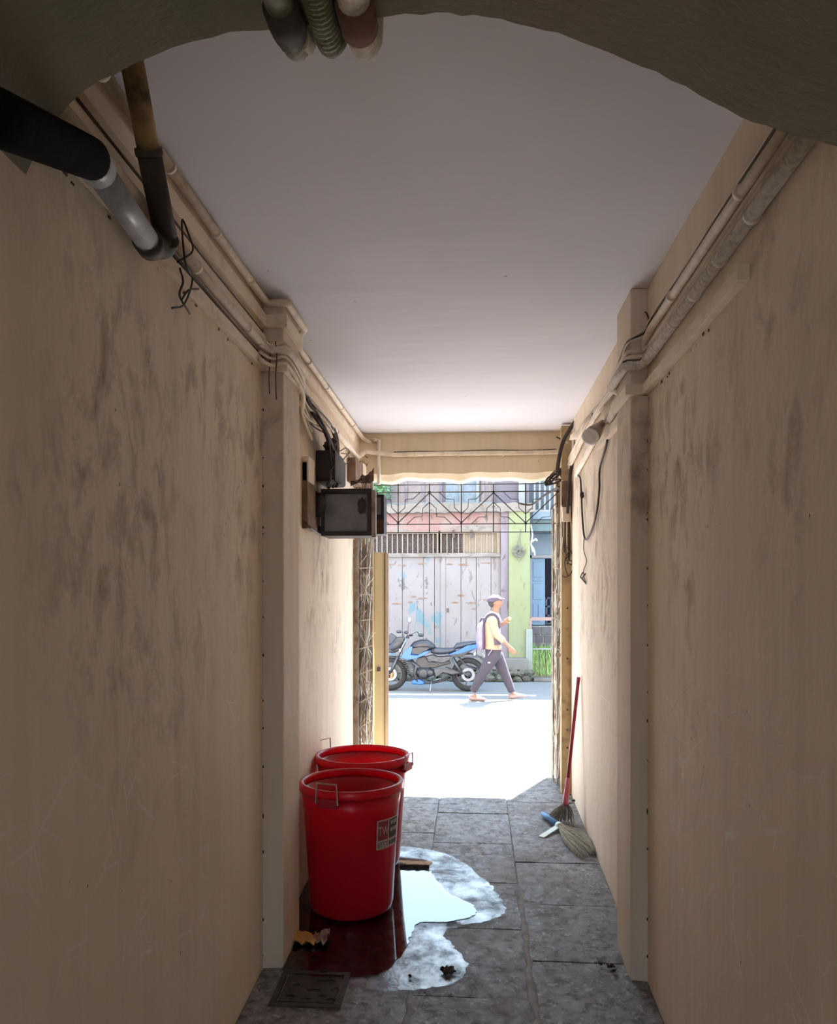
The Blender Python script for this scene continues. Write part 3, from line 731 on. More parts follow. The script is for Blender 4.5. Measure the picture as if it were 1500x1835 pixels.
# wooden casing strips, each a run plus the blocks on the pier
def casing(label, z0, z1, th, side='L', y0=1.487, y1=5.6, blocks=True, name='casing_strip', cap=None):
    s = 1 if side == 'L' else -1
    xw = XL if side == 'L' else XR; xp = PXL if side == 'L' else PXR
    rt = empty(name, (xw, y0, z0)); tag(rt, label, 'casing')
    def bx(x0, x1, a, b, nm):
        MB().box(min(x0,x1), max(x0,x1), a, b, z0, z1).build(nm, M['casing'], rt, bevel=0.002)
    bx(xw, xw+s*th, y0, PY0-0.002, 'strip')
    if blocks:
        bx(xw+s*0.002, xp+s*th, PY0-th, PY0-0.001, 'pier_block'); bx(xp, xp+s*th*0.9, PY0, PY1, 'pier_block')
        if y1 > PY1+0.1: bx(xw, xw+s*th, PY1+0.001, y1, 'strip')
    if cap: bx(xw, xw+s*(th+0.006), y0-0.02, y0, 'end_block')
    return rt
casing('broad cream wooden casing strip below the ceiling conduit', zc(1.118), zc(1.172), 0.020)
casing('narrow cream wooden casing strip above the wall conduit', zc(1.052), zc(1.085), 0.014, blocks=False)
casing('cream casing ledge with a chipped lower edge, lowest on the bin-side wall', zc(0.932), zc(0.972), 0.022, y1=4.1)
casing('cream wooden casing ledge starting midway along the scratched wall', zc(0.806), zc(0.848), 0.026, 'R', 2.06, 4.4, cap=True, name='casing_ledge')
for z, yy, k in ((1.10, 3.18, 1), (1.00, 3.18, 2), (0.99, 3.17, 3)):
    conduit('clipped_wire', [(XL+0.006, 1.487, zc(z)+0.004), (XL+0.006, 2.3, zc(z)), (XL+0.008, yy, zc(z)-0.006*k)], 0.0035, 'brown_wire', ('thin brown wire clipped above the long conduit of the bin-side wall', 'thin brown wire clipped just under the long conduit', 'lower thin brown wire sagging towards the bin-side casing ledge')[k-1], 'wire', 'wires on the bin-side wall', n=6)
# chipped paint under the ledges
M['chip'] = flat('bare_plaster_chip', (0.85, 0.78, 0.68), 0.9)
# --- broom side wall
zb = zc(0.928)
def rrun(z0, z1, off, y0, y1, zend):
    pr = wall_run('R', z0, off, y0, y1)
    out = []
    for (x, y, z) in pr[:-1]:
        out.append((x, y, z0 + (z1-z0)*(y-y0)/(3.2-y0) if y < 3.2 else z1))
    out.append((XR-off, y1, zend)); return out
cl = [((XR-0.024, y, zb), (0,1,0.0)) for y in (1.95, 2.2, 2.45, 2.7, 2.95, 3.1)]
conduit('whitewashed_pipe', rrun(zb+0.004, zb-0.004, 0.024, 1.487, 3.95, zb-0.05), 0.0185, 'white_pipe', 'thick whitewashed pipe with clamps along the scratched wall', 'pipe', clamps=cl, clampmat='white_pipe', n=14)
for i, (dz, off, r, nm, lab) in enumerate(((0.034, 0.016, 0.0115, 'slim_pipe', 'slim cream pipe lying on top of the thick whitewashed pipe'), (0.062, 0.013, 0.009, 'slim_pipe', 'slimmer cream pipe, second above the thick whitewashed pipe'))):
    conduit(nm, rrun(zb+dz+0.012, zb+dz-0.006, off, 1.487, 5.3, zb+dz-0.16), r, 'conduit', lab, 'pipe')
conduit('cable_and_gap_shade', rrun(zb+0.020, zb+0.014, 0.030, 1.487, 3.6, zb), 0.004, 'brown_wire', 'dark strip added as the shade of the gap above the thick whitewashed pipe', 'cable', n=6)  # dark strip added to draw the shaded gap between the pipes
zu = zc(1.035)
conduit('upper_conduit', [(XR-0.017, 1.487, zu-0.01), (XR-0.017, 2.2, zu+0.002), (XR-0.017, 3.06, zu+0.0), (XR-0.018, 3.17, zu-0.015), (XR-0.02, 3.19, zu-0.06)], 0.015, 'conduit', 'straight cream conduit, topmost pipe on the scratched wall', clamps=[((XR-0.02, y, zu), (0,1,0)) for y in (2.05, 2.75)])
for i in range(3):
    z = zc(1.065 + i*0.013)
    pts = [(XR-0.006, 1.487, z + 0.006*i)]
    for k in range(1, 8): pts.append((XR-0.006-random.uniform(0,0.004), 1.4+k*0.25, z + random.uniform(-0.004, 0.004)))
    pts += [(XR-0.02, 3.18, z-0.025), (PXR-0.012, 3.20, z-0.045-0.008*i), (PXR-0.008, 3.35, z-0.06), (PXR-0.006, 3.5, z-0.09)]
    conduit('thin_cable', catmull(pts, 4), 0.0042, 'conduit' if i != 1 else 'brown_wire', ('thin painted cable just above the topmost conduit of the scratched wall', 'thin dark brown cable above the topmost conduit of the scratched wall', 'thin painted cable, highest of all on the scratched wall')[i], 'wire', 'thin cables on the scratched wall', n=6)
# cables on the far part of the scratched wall, running down to the street door
for i in range(4):
    o_ = i*0.022
    pts = [WX(1112-i*3, 668+i*9, PXR-0.012), WX(1085-i*3, 706+i*9, XR-0.03), WX(1062-i*4, 742+i*12, XR-0.02), WX(1036-i*3, 790+i*12, XR-0.018), WX(1018-i*2, 826+i*8, XR-0.015)]
    conduit('painted_cable', catmull(pts, 5), (0.011, 0.008, 0.013, 0.009)[i], 'conduit', 'cream painted cable dropping towards the gate on the scratched wall', 'cable', 'painted cables near the gate', n=8)
# wall lamp with torn sheet above it
lp = WX(1078, 755, XR-0.07)
lm = empty('spot_lamp', lp); tag(lm, 'dusty lamp with a round white face pointing down under a torn sheet', 'lamp')
M['lampwhite'] = flat('lamp_face', (0.85, 0.82, 0.80), 0.4)
M['lampbody'] = worn('lamp_body', (0.36, 0.30, 0.25), (0.25, 0.20, 0.16), 12, 0.4, 0.7, 0.6)
f0 = WX(1058, 783, XR-0.11); f1 = WX(1092, 726, XR-0.035)
dv = (f0-f1).normalized()
dv = Vector((-0.42, -0.72, -0.50)).normalized()
MB().tube([f0-dv*0.20, f0-dv*0.15, f0-dv*0.06, f0], [0.018, 0.022, 0.040, 0.046], 20).build('housing', M['lampbody'], lm, smooth=True)
MB().tube([f0, f0+dv*0.006, f0+dv*0.010], [0.0455, 0.043, 0.030], 20).build('face', M['lampwhite'], lm, smooth=True)
MB().tube([f0-dv*0.19, (XR-0.002, (f0-dv*0.19).y, (f0-dv*0.19).z+0.01)], 0.012, 8).build('bracket', M['lampbody'], lm)
mb = MB(); vs = []
for i in range(9):
    t = i/8; a = WX(1098-62*t, 705+72*t, XR-0.008); b = WX(1086-62*t+4*math.sin(i*2.1), 722+72*t+6*math.sin(i*1.3), XR-0.03-0.012*math.sin(i*1.7))
    vs += [a, (a+b)/2+Vector((-0.02,0,0.015)), b]
vs2 = [Vector(v)+Vector((0,0,0.003)) for v in vs]; n_ = len(vs)
fs = [(i*3+j, i*3+j+1, i*3+4+j, i*3+3+j) for i in range(8) for j in range(2)]
mb.add(vs, fs); mb.add(vs2, [f[::-1] for f in fs]); o = mb.build('torn_sheet', M['casing'], smooth=True); tag(o, 'torn plaster-coloured sheet sagging over the wall lamp', 'sheet')
# hanging loop cable and thin wire
conduit('loop_cable', catmull([WX(1091, 770, XR-0.012), WX(1086, 800, XR-0.012), WX(1075, 840, XR-0.012), WX(1074, 880, XR-0.014), WX(1068, 925, XR-0.014), WX(1058, 956, XR-0.014), WX(1050, 967, XR-0.014), WX(1046, 955, XR-0.014), WX(1043, 915, XR-0.014), WX(1042, 885, XR-0.014), WX(1040, 858, XR-0.013), WX(1036, 852, XR-0.012)], 6), 0.0062, 'brown_wire', 'brown cable hanging in a long loop on the scratched wall', 'cable')
o = crumple(WX(1043, 887, XR-0.02), 0.016, (0.8, 0.8, 1.5), 6).build('cable_joint', M['brown_wire']); tag(o, 'taped lump joint on the hanging loop cable', 'joint')
conduit('dangling_wire', catmull([WX(1047, 960, XR-0.008), WX(1046, 985, XR-0.008), WX(1051, 1005, XR-0.008), WX(1046, 1022, XR-0.008), WX(1047, 1036, XR-0.008), WX(1050, 1043, XR-0.008)], 6), 0.003, 'brown_wire', 'thin kinked wire dangling below the loop cable', 'wire', n=6)
for i, ps in enumerate(([(1044,1026),(1040,1034),(1047,1042)], [(1049,1028),(1043,1036),(1050,1046)])):
    conduit('wire_scrap', [WX(x, y, XR-0.008) for x, y in ps], 0.004, 'cable', 'knotted scrap of wire at the end of the dangling wire', 'wire', 'knotted wire scraps', n=6)
# small details: bits of wire and nails on the walls
conduit('bent_wire', catmull([WX(1144, 558, XR-0.004), WX(1152, 561, XR-0.01), WX(1158, 560, XR-0.01), WX(1163, 573, XR-0.004)], 4), 0.003, 'brown_wire', 'short bent wire sticking out above the pier pipes', 'wire', n=6)
conduit('tied_wire', catmull([WX(318, 470, XL+0.03), WX(345, 450, XL+0.05), WX(338, 420, XL+0.05), WX(326, 395, XL+0.04), WX(332, 470, XL+0.05), WX(345, 500, XL+0.04), WX(330, 545, XL+0.03), WX(308, 552, XL+0.02)], 6), 0.003, 'cable', 'loose dark wire knotted round the wall conduit below the elbow', 'wire', n=6)
conduit('tied_wire', catmull([WX(322, 480, XL+0.03), WX(328, 505, XL+0.04), WX(322, 530, XL+0.03), WX(340, 562, XL+0.02)], 6), 0.0035, 'cable', 'short dark wire end hanging from the knotted wire', 'wire', n=6)
conduit('tied_wire', catmull([WX(325, 538, XL+0.03), WX(338, 520, XL+0.04), WX(356, 518, XL+0.03)], 6), 0.003, 'cable', 'stub of dark wire poking sideways from the knotted wire', 'wire', n=6)
for i, (dx, L) in enumerate(((0, 0.0), (12, 10))):
    conduit('pier_wire', catmull([P(482+dx, 612, PY0-0.03), P(484+dx, 640, PY0-0.035), P(482+dx, 672, PY0-0.03), P(483+dx, 706+L, PY0-0.006)], 5), 0.003, 'wood_wire', 'brown wire hanging down the pier beside the bins', 'wire', 'wires on the pier', n=6)
for i in range(4):
    conduit('pier_cable', catmull([(XL+0.03, 3.05, zc(1.03-0.03*i)), (XL+0.05, PY0-0.035, zc(1.035-0.028*i)), (PXL+0.012, PY0-0.025, zc(1.05-0.03*i)), (PXL+0.03, PY0+0.08, zc(1.03-0.03*i)), (PXL+0.02, PY1, zc(1.00-0.03*i)), (XL+0.05, 3.75, zc(0.97-0.03*i)), (XL+0.04, 4.0, zc(0.93-0.04*i))], 5), 0.006+0.002*(i % 2), 'conduit', 'painted cable bent round the pier above the bins', 'cable', 'cables round the pier', n=8)

# ================================================================ meter boxes and their wires
def wall_box(name, px0, px1, py0, py1, depth, mat, label, cat='box', group=None):
    """a box fixed on the bin-side wall, spanning image columns along the wall"""
    a, b = WX(px0, py1, XL), WX(px1, py0, XL)
    y0, y1 = a.y, b.y; ym = (y0+y1)/2
    t = WX((px0+px1)/2, py0, XL); u = WX((px0+px1)/2, py1, XL)
    o = MB().box(XL, XL+depth, y0, y1, u.z, t.z).build(name, M[mat], bevel=0.004); return tag(o, label, cat, group)
# big meter box
Y0, Y1 = 4.30, 4.52
A = P(566, 876, Y0); B = P(666, 960, Y0)
x0, x1, z0, z1 = max(XL+0.03, A.x), B.x, B.z, A.z
mbx = empty('meter_box', (x0, Y0, z0)); tag(mbx, 'large black meter box with a dusty glass front, jutting from the wall', 'meter box')
MB().box(x0, x1, Y0+0.03, Y1, z0, z1).build('case', M['blackbox'], mbx, bevel=0.004)
fr = 0.028
for (a, b, c, d) in ((x0, x1, z0, z0+fr*0.9), (x0, x1, z1-fr, z1), (x0, x0+fr*0.7, z0+fr*0.9, z1-fr), (x1-fr*0.9, x1, z0+fr*0.9, z1-fr)):
    MB().box(a, b, Y0, Y0+0.032, c, d).build('frame', M['blackbox'], mbx, bevel=0.003)
MB().box(x0+fr*0.7, x1-fr*0.9, Y0+0.014, Y0+0.02, z0+fr*0.9, z1-fr).build('glass', M['boxglass'], mbx)
mb = crumple((x1-0.055, Y0+0.012, (z0+z1)/2+0.035), 0.026, (1, 0.25, 1.8), 4); mb.build('broken_patch', M['cable'], mbx)
MB().box(x1-0.001, x1+0.022, Y0-0.004, Y0+0.05, z0-0.01, z1-0.01).build('door_edge', M['gate'], mbx, bevel=0.002)
MB().box(XL, x0+0.01, Y0+0.06, Y1-0.04, z0+0.02, z0+0.06).build('wall_bracket', M['blackbox'], mbx)
MB().box(XL, x0+0.01, Y0+0.06, Y1-0.04, z1-0.08, z1-0.04).build('wall_bracket', M['blackbox'], mbx)
# smaller box behind it
Y2 = 4.75
A = P(664, 886, Y2); B = P(688, 957, Y2)
m2 = empty('small_meter_box', (A.x, Y2, B.z)); tag(m2, 'small dark box with a clear window behind the large meter box', 'meter box')
MB().box(A.x-0.05, B.x, Y2, Y2+0.16, B.z, A.z).build('case', M['blackbox'], m2, bevel=0.004)
MB().box(XL, A.x-0.04, Y2+0.05, Y2+0.09, B.z+0.05, B.z+0.10).build('arm', M['blackbox'], m2)
MB().box(A.x+0.012, B.x-0.02, Y2-0.004, Y2+0.002, A.z-0.125, A.z-0.02).build('window', M['boxglass'], m2)
MB().box(A.x+0.008, B.x-0.004, Y2-0.006, Y2+0.002, B.z+0.01, B.z+0.085).build('label_plate', M['rust'], m2)
# black switch lumps hung on the box corner
mb = MB(); c = P(560, 905, 4.24); mb.obox(c, (0.035,0,0), (0,0.04,0), (0,0,0.075)); o = mb.build('fuse_holder', M['blackbox'], bevel=0.015, seg=3); tag(o, 'black porcelain fuse holder hanging at the meter box corner', 'fuse')
o = crumple(P(574, 905, 4.21), 0.05, (0.55, 0.5, 1.4), 17).build('black_rag', M['cable'], smooth=True); tag(o, 'grimy black rag of tape wound at the meter box corner', 'rag')
wall_box('mounting_board', 541, 556, 832, 950, 0.03, 'wood_old', 'weathered brown mounting board on the wall next to the pier', 'board')
wall_box('paper_notice', 541, 552, 822, 866, 0.036, 'casing', 'torn pale board scrap on top of the mounting board', 'board')
wall_box('fuse_box', 566, 584, 815, 868, 0.11, 'blackbox', 'dark fuse box fixed above the meter box', 'fuse box')
wall_box('switch_box', 586, 594, 826, 868, 0.09, 'iron', 'narrow iron switch box next to the dark fuse box', 'switch box')
wall_box('switch_board', 622, 634, 826, 868, 0.06, 'wood_old', 'brown wooden switch board under the conduit corner', 'board')
wall_box('switch_board', 634, 640, 832, 862, 0.07, 'casing', 'pale narrow switch board next to the brown one', 'board')
# rusty crumpled sheet on the box
mb = MB(); rnd = random.Random(2); vs = []
for jx in range(7):
    for jy in range(5):
        q = P(628+jx*7, 872-jx*1.0, 4.35+jy*0.07); vs.append((q.x, q.y, q.z+0.03*rnd.random()+0.01*jx*(jy % 2)+0.004))
vs2 = [(x, y, z-0.004) for x, y, z in vs]
fs = [(i*5+j, i*5+j+1, i*5+6+j, i*5+5+j) for i in range(6) for j in range(4)]
mb.add(vs, fs); mb.add(vs2, [f[::-1] for f in fs]); o = mb.build('rusty_sheet', M['rust']); tag(o, 'crumpled rusty metal sheet lying on top of the meter box', 'metal sheet')
# the cable harness falling from the pier to the fuses
rnd = random.Random(11)
for i in range(16):
    j1, j2, j3 = (rnd.uniform(-8, 8) for _ in range(3))
    pts = [WX(538+i*0.8, 690+i*1.5, XL+0.03), WX(556+j1*0.5, 722+j1+i, XL+0.03+rnd.uniform(0,0.02)), WX(576+j2*0.6, 756+j2+i*0.6, XL+0.05+rnd.uniform(0,0.05)), WX(590+j3*0.8, 790+j3, XL+0.06+rnd.uniform(0,0.05)), WX(600+j1, 822+j2, XL+0.06+rnd.uniform(0,0.04)), WX(603+j3*1.6, 852, XL+0.09), WX(600+j2*2.2, 872+j1*0.4, XL+0.10)]
    conduit('harness_cable', catmull(pts, 5), rnd.choice((0.004, 0.0055, 0.007, 0.009)), rnd.choice(('cable','cable','brown_wire')), 'dark cable in the tangled harness above the meter box', 'cable', 'harness above the meter box', n=6)
for i in range(3):
    conduit('harness_cable', catmull([WX(592+i*2, 762, XL+0.03), WX(600+i*2, 785, XL+0.05), WX(604+i, 815, XL+0.06), WX(600, 840, XL+0.07)], 5), 0.009, 'cable', 'dark cable in the tangled harness above the meter box', 'cable', 'harness above the meter box', n=8)
o = crumple(WX(594, 803, XL+0.075), 0.055, (0.8, 1.2, 1.0), 23).build('taped_joint', M['cable']); tag(o, 'black taped lump where the harness cables join', 'joint')
for i, ps in enumerate(([(610,808),(620,803),(626,810),(618,820),(612,830)], [(612,812),(624,815),(626,826),(618,832),(606,832)], [(655,818),(662,823),(656,836),(655,848),(660,862)], [(645,828),(650,827),(654,836),(652,850)], [(560,725),(590,755),(600,775)], [(545,735),(560,762),(585,778)])):
    conduit('stray_wire', catmull([WX(x, y, XL+0.06) for x, y in ps], 6), 0.0035, 'cable' if i != 2 else 'brown_wire', 'loose curled wire near the meter boxes', 'wire', 'stray wires by the meter boxes', n=6)
for i, ps in enumerate(([(540,690),(556,712),(575,735),(592,760)], [(540,706),(556,734),(580,752),(598,775)], [(538,718),(548,745),(565,760),(590,770)])):
    conduit('sagging_wire', catmull([WX(x, y, XL+0.045+0.01*i) for x, y in ps], 5), 0.006, 'conduit', 'pale wire sagging from the pier to the meter boxes', 'wire', 'pale sagging wires', n=6)
conduit('meter_cable', catmull([WX(546, 938, XL+0.02), WX(556, 945, XL+0.05), WX(566, 953, XL+0.05), P(573, 957, 4.28)], 5), 0.006, 'cable', 'black cable looping under the corner of the meter box', 'cable')

# ================================================================ collapsible gates
def zlink(rt, xs, ys, z0, z1, pitch, n_, mat_bar, mat_flat):
    """folded scissor gate: upright channels with crossing flats between them"""
    for i, (x, y) in enumerate(zip(xs, ys)):
        MB().box(x-0.006, x+0.006, y-0.008, y+0.008, z0, z1).build('channel', M[mat_bar], rt)
    for i in range(len(xs)-1):
        for k in range(n_):
            za = z0 + 0.05 + k*pitch
            if za + pitch > z1: break
            for sgn in (1, -1):
                a = Vector((xs[i], ys[i]-0.012*sgn, za if sgn > 0 else za+pitch*0.98)); b = Vector((xs[i+1], ys[i+1]-0.012*sgn, za+pitch*0.98 if sgn > 0 else za))
                MB().bar(a, b, 0.004, 0.014, (0,1,0)).build('lattice_flat', M[mat_flat if (i+k) % 3 else mat_bar], rt)
gz0, gz1 = fz(5.75)+0.015, LZ-0.04
lg = empty('folding_gate', (-0.82, 5.75, fz(5.75))); tag(lg, 'folded steel lattice gate bunched against the wall behind the bins', 'gate', 'folding gate halves')
gx0, gx1 = XL+0.012, P(666, 1100, 5.75).x
xs = [gx0+(gx1-gx0)*i/5 for i in range(6)]; ys = [5.74+0.035*(i % 2) for i in range(6)]
zlink(lg, xs, ys, gz0, gz1, 0.36, 6, 'gate', 'gate_pale')
rnd = random.Random(5)
k = 0
for ci, (cu, cv) in enumerate(((182,330),(240,500),(180,760),(250,930),(200,1150),(255,1340),(200,1570),(250,1750))):
    px, py = 600+cu*0.229, 940+cv*0.229
    for m_, (dx, dy) in enumerate(((5, 26), (11, 24), (15, 20), (-5, 26), (-11, 24), (-15, 20))):
        a, b = P(max(630, px-dx), py-dy, 5.712-0.002*m_), P(min(667, px+dx), py+dy, 5.712-0.002*m_)
        MB().bar(a, b, 0.003, 0.009, (0,1,0)).build('lattice_flat', M['gate_pale' if m_ % 3 != 1 else 'gate'], lg)
for py in (1016, 1063, 1110, 1160, 1205, 1255, 1300, 1345, 1395):
    tl = (-2, 2, -4, -9, -14, -18, -22, -24, -24)[k]; k += 1
    MB().bar(P(630, py-tl*0.5+2, 5.70), P(667, py+tl*0.5+2, 5.70), 0.006, 0.008).build('tie_wire', M['gate_pale'], lg)
for k_ in range(26):
    x = rnd.uniform(gx0+0.01, gx1-0.01); z = rnd.uniform(gz0+0.1, gz1-0.3)
    MB().box(x-0.004, x+0.004, 5.715, 5.725, z, z+rnd.uniform(0.05, 0.12)).build('hanger', M['gate_pale' if k_ % 2 else 'gate'], lg)
rg = empty('folding_gate', (0.62, 5.9, fz(5.9))); tag(rg, 'folded steel lattice gate with a chain, beside the leaning red broom', 'gate', 'folding gate halves')
rx0, rx1 = P(991, 1100, 6.0).x, P(1006, 1100, 5.8).x
xs = [rx0+(rx1-rx0)*(i % 3)/2 for i in range(7)]; xs.sort(); ys = [6.05-0.045*i for i in range(7)]
zlink(rg, xs, ys, fz(5.9)+0.015, LZ-0.25, 0.33, 6, 'gate', 'gate_pale')
for k_ in range(30):
    y = rnd.uniform(5.74, 5.98); z = rnd.uniform(0.35, 2.2); x = P(rnd.uniform(992, 1005), 1000, y).x
    MB().bar((x, y, z), (x+rnd.uniform(-0.01,0.012), y-0.02, z+rnd.uniform(0.04, 0.10)), 0.006, 0.006).build('hanger', M['gate_pale' if k_ % 2 else 'gate'], rg)
for py in (1018, 1064, 1110, 1158):
    MB().bar(P(990, py-3, 5.72), P(1005, py+3, 5.72), 0.006, 0.008).build('tie_wire', M['gate_pale'], rg)
# steel angle frames of the doorway
for nm, pa, pb, lab in (('trim_5', 1006, 1021, 'ochre steel door frame upright beside the lattice gate and red broom'),):
    o = MB().box(P(pa, 1100, 5.70).x, XR+0.002, 5.70, 5.76, fz(5.7)-0.01, ZC-0.02).build(nm, M['angle'], bevel=0.003); tag(o, lab, kind='structure')
    for py in (1090, 1180, 1272, 1308, 1010, 960, 1340):
        q = P(1017, py, 5.697); MB().tube([q, q+Vector((0,0.004,0))], 0.007, 8).build('bolt_hole', M['cable'], o)
    q = P(1021, 1309, 5.69); MB().lathe([(0.008,-0.004),(0.016,-0.004),(0.016,0.004),(0.008,0.004),(0.008,-0.004)], q, 14, 'Y').build('eyelet', M['gate'], o)
o = MB().box(XL-0.002, XL+0.035, 5.66, 5.70, fz(5.7)-0.01, CAMZ+0.40).build('trim_6', M['gate'], bevel=0.003); tag(o, 'thin grey steel upright between the wall and the folded gate', kind='structure')
for py in (1063, 1268):
    q = P(626, py, 5.655); MB().lathe([(0.007,-0.003),(0.012,-0.003),(0.012,0.003),(0.007,0.003),(0.007,-0.003)], q, 12, 'Y').build('eyelet', M['gate'], o)
# chain and padlock on the broom-side gate
pk = empty('padlock_chain', P(1000, 1176, 5.70)); tag(pk, 'rusty chain with a round padlock hanging on the folded gate', 'padlock')
for i in range(9):
    q = P(1003-0.5*i, 1128+i*5, 5.70)
    n_ = 10; ring = [q + Vector((0.006*math.cos(2*math.pi*t/n_)*(1 if i % 2 else 0.3), 0.006*math.cos(2*math.pi*t/n_)*(0.3 if i % 2 else 1), 0.013*math.sin(2*math.pi*t/n_))) for t in range(n_+1)]
    MB().tube(ring, 0.0022, 5, cap=False).build('chain_link', M['iron'], pk)
q = P(1000, 1174, 5.69)
MB().lathe([(0.001,-0.009),(0.018,-0.009),(0.021,-0.005),(0.021,0.005),(0.018,0.009),(0.001,0.009)], q, 18, 'Y').build('lock_body', M['gate'], pk, smooth=True)
MB().tube(catmull([q+Vector((-0.011,0,0.012)), q+Vector((-0.011,0,0.03)), q+Vector((0,0,0.04)), q+Vector((0.011,0,0.03)), q+Vector((0.011,0,0.012))], 5), 0.003, 6).build('shackle', M['gate_pale'], pk, smooth=True)
# yellow door leaf standing open
da, db = P(669, 1000, 6.02), P(687, 1000, 6.09)
ztop = P(680, 990, 6.08).z
dl = empty('door_1', ((da.x+db.x)/2, (da.y+db.y)/2, fz(6.0))); tag(dl, 'yellow ochre door leaf standing open next to the folded gate', kind='structure')
ud = Vector((db.x-da.x, db.y-da.y, 0)); L_ = ud.length; ud.normalize(); nd = Vector((ud.y, -ud.x, 0))
zb0 = fz(6.08)+0.03; ztop2 = ztop
MB().obox(((da.x+db.x)/2, (da.y+db.y)/2, (zb0+ztop2)/2), ud*L_/2, nd*0.016, Vector((0,0,(ztop2-zb0)/2))).build('leaf', M['yellow_paint'], dl, bevel=0.003)
q = Vector((db.x, db.y, 0)) + ud*0.018
M['yellow_edge'] = worn('ochre_edge', (0.34, 0.24, 0.14), (0.28, 0.19, 0.11), 8, 0.4, 0.7, 0.5)
MB().obox((q.x, q.y, (zb0+ztop2)/2), ud*0.018, nd*0.024, Vector((0,0,(ztop2-zb0)/2))).build('edge_strip', M['yellow_edge'], dl, bevel=0.003)
hb = P(678, 1199, 6.04); MB().obox(hb+nd*0.0, ud*0.012, nd*0.012, Vector((0,0,0.016))).build('bolt', M['iron'], dl)

M['tanboard'] = worn('tan_board', (0.42, 0.31, 0.19), (0.30, 0.21, 0.12), 7, 0.4, 0.65, 0.8)
MB().box(XL+0.002, da.x+0.012, 5.90, 5.93, fz(5.9)+0.02, LZ-0.02).build('back_board', M['tanboard'], dl)
o = MB().box(P(996, 1100, 6.10).x, XR+0.02, 6.10, 6.24, fz(6.0), LZ).build('trim_17', M['tanboard']); tag(o, 'brown jamb post behind the chained lattice gate', kind='structure')
# old scratches and flaked paint on the plaster
wallR = bpy.data.objects['wall_right']; wallL = bpy.data.objects['wall_left']
def scratch(uv, r=0.0012):
    MB().tube(catmull([WX(1100+u*0.49, 600+v*0.49, XR-0.0002) for u, v in uv], 5), r, 5).build('scratch', M['chip'], wallR)
for uv in ([(220,1465),(260,1490),(310,1515),(345,1590)], [(330,1570),(322,1630),(315,1660)], [(190,1525),(215,1545),(255,1580)], [(375,1540),(440,1550),(455,1570)], [(425,1640),(440,1680)], [(410,1265),(430,1248),(460,1246)], [(205,1385),(240,1330),(290,1270)], [(415,1395),(460,1380),(500,1400)], [(500,1470),(545,1490)], [(290,1640),(300,1700)], [(640,1590),(740,1650)], [(450,1700),(490,1740)], [(180,1400),(184,1440)], [(400,1235),(420,1240)], [(385,1110),(396,1136)], [(300,1360),(340,1352),(400,1400)]):
    scratch(uv, random.choice((0.0006, 0.0009, 0.0013)))
scratch([(600+32*math.cos(k*0.6), 1400+75*math.sin(k*0.6)) for k in range(12)], 0.0005)
rnd = random.Random(77)
def chipbox(w, X, s_, y, z, a, b):
    MB().box(min(X, X+s_*0.003), max(X, X+s_*0.003), y-a, y+a, z-b, z+b).build('paint_chip', M['chip'] if rnd.random() < 0.6 else M['rust'], w)
for k in range(22): chipbox(wallL, XL, 1, rnd.uniform(1.5, 3.15), zc(0.928)-abs(rnd.gauss(0, 0.008)), rnd.uniform(0.003, 0.009), rnd.uniform(0.002, 0.005))
for k in range(16): chipbox(wallR, XR, -1, rnd.uniform(2.1, 3.15), zc(0.802)-abs(rnd.gauss(0, 0.007)), rnd.uniform(0.003, 0.008), rnd.uniform(0.002, 0.005))
for k in range(16):
    z = 0.3+k*0.145+rnd.uniform(-0.09, 0.09)
    MB().ball((XL+0.002, PY0-0.004, z), rnd.uniform(0.002, 0.0045), 6, 5, (1,1,1.6)).build('pin_hole', M['cable'], wallL)
    MB().ball((XR-0.002, PY0-0.004, z+0.05), rnd.uniform(0.002, 0.0045), 6, 5, (1,1,1.6)).build('pin_hole', M['cable'], wallR)

# ================================================================ transom grille
YG = 6.08
gr = empty('transom_grille', P(845, 954, YG)); tag(gr, 'dark iron grille of chevrons and diamonds above the doorway', 'grille')
def gbar(a, b, r=0.0032, nm='bar'):
    MB().tube([P(a[0], a[1], YG), P(b[0], b[1], YG)], r, 6).build(nm, M['iron'], gr)
GX0, GX1 = 640, 1003
def hline(py, nm='rail', r=0.0036):
    a, b = P(GX0, py, YG), P(GX1, py, YG); b.z = a.z = P(845, py, YG).z
    MB().tube([a, b], r, 6).build(nm, M['iron'], gr)
hline(868); hline(881.5, r=0.0045); hline(939, r=0.0042); hline(954)
vx = [656.5, 713.6, 769.7, 826.6, 884.4, 942.0, 999.0]
for i, x in enumerate(vx): gbar((x, 867), (x, 954), 0.0045, 'upright')
top_i = (2, 4, 6, 0)
for i in range(len(vx)-1):
    ta, tb = (883, 937) if i % 2 == 0 else (937, 883)
    gbar((vx[i], ta), (vx[i+1], tb), 0.0042, 'diagonal')
for i, x in enumerate(vx):
    pk_ = (i % 2 == 0)
    s_ = 1 if pk_ else -1
    y0 = 900 if pk_ else 921
    for d in (-1, 1):
        pts = [(x, y0), (x+12*d, y0+11*s_), (x+13*d, y0+26*s_), (x+27*d, y0+27*s_), (x+40*d, y0+39*s_)]
        if min(p_[0] for p_ in pts) < GX0 or max(p_[0] for p_ in pts) > GX1+2: continue
        MB().tube([P(a, b, YG) for a, b in pts], 0.0032, 6).build('chevron', M['iron'], gr)
    MB().ball(P(x, 881.5 if pk_ else 938, YG), 0.011, 8, 6).build('rivet', M['iron'], gr)

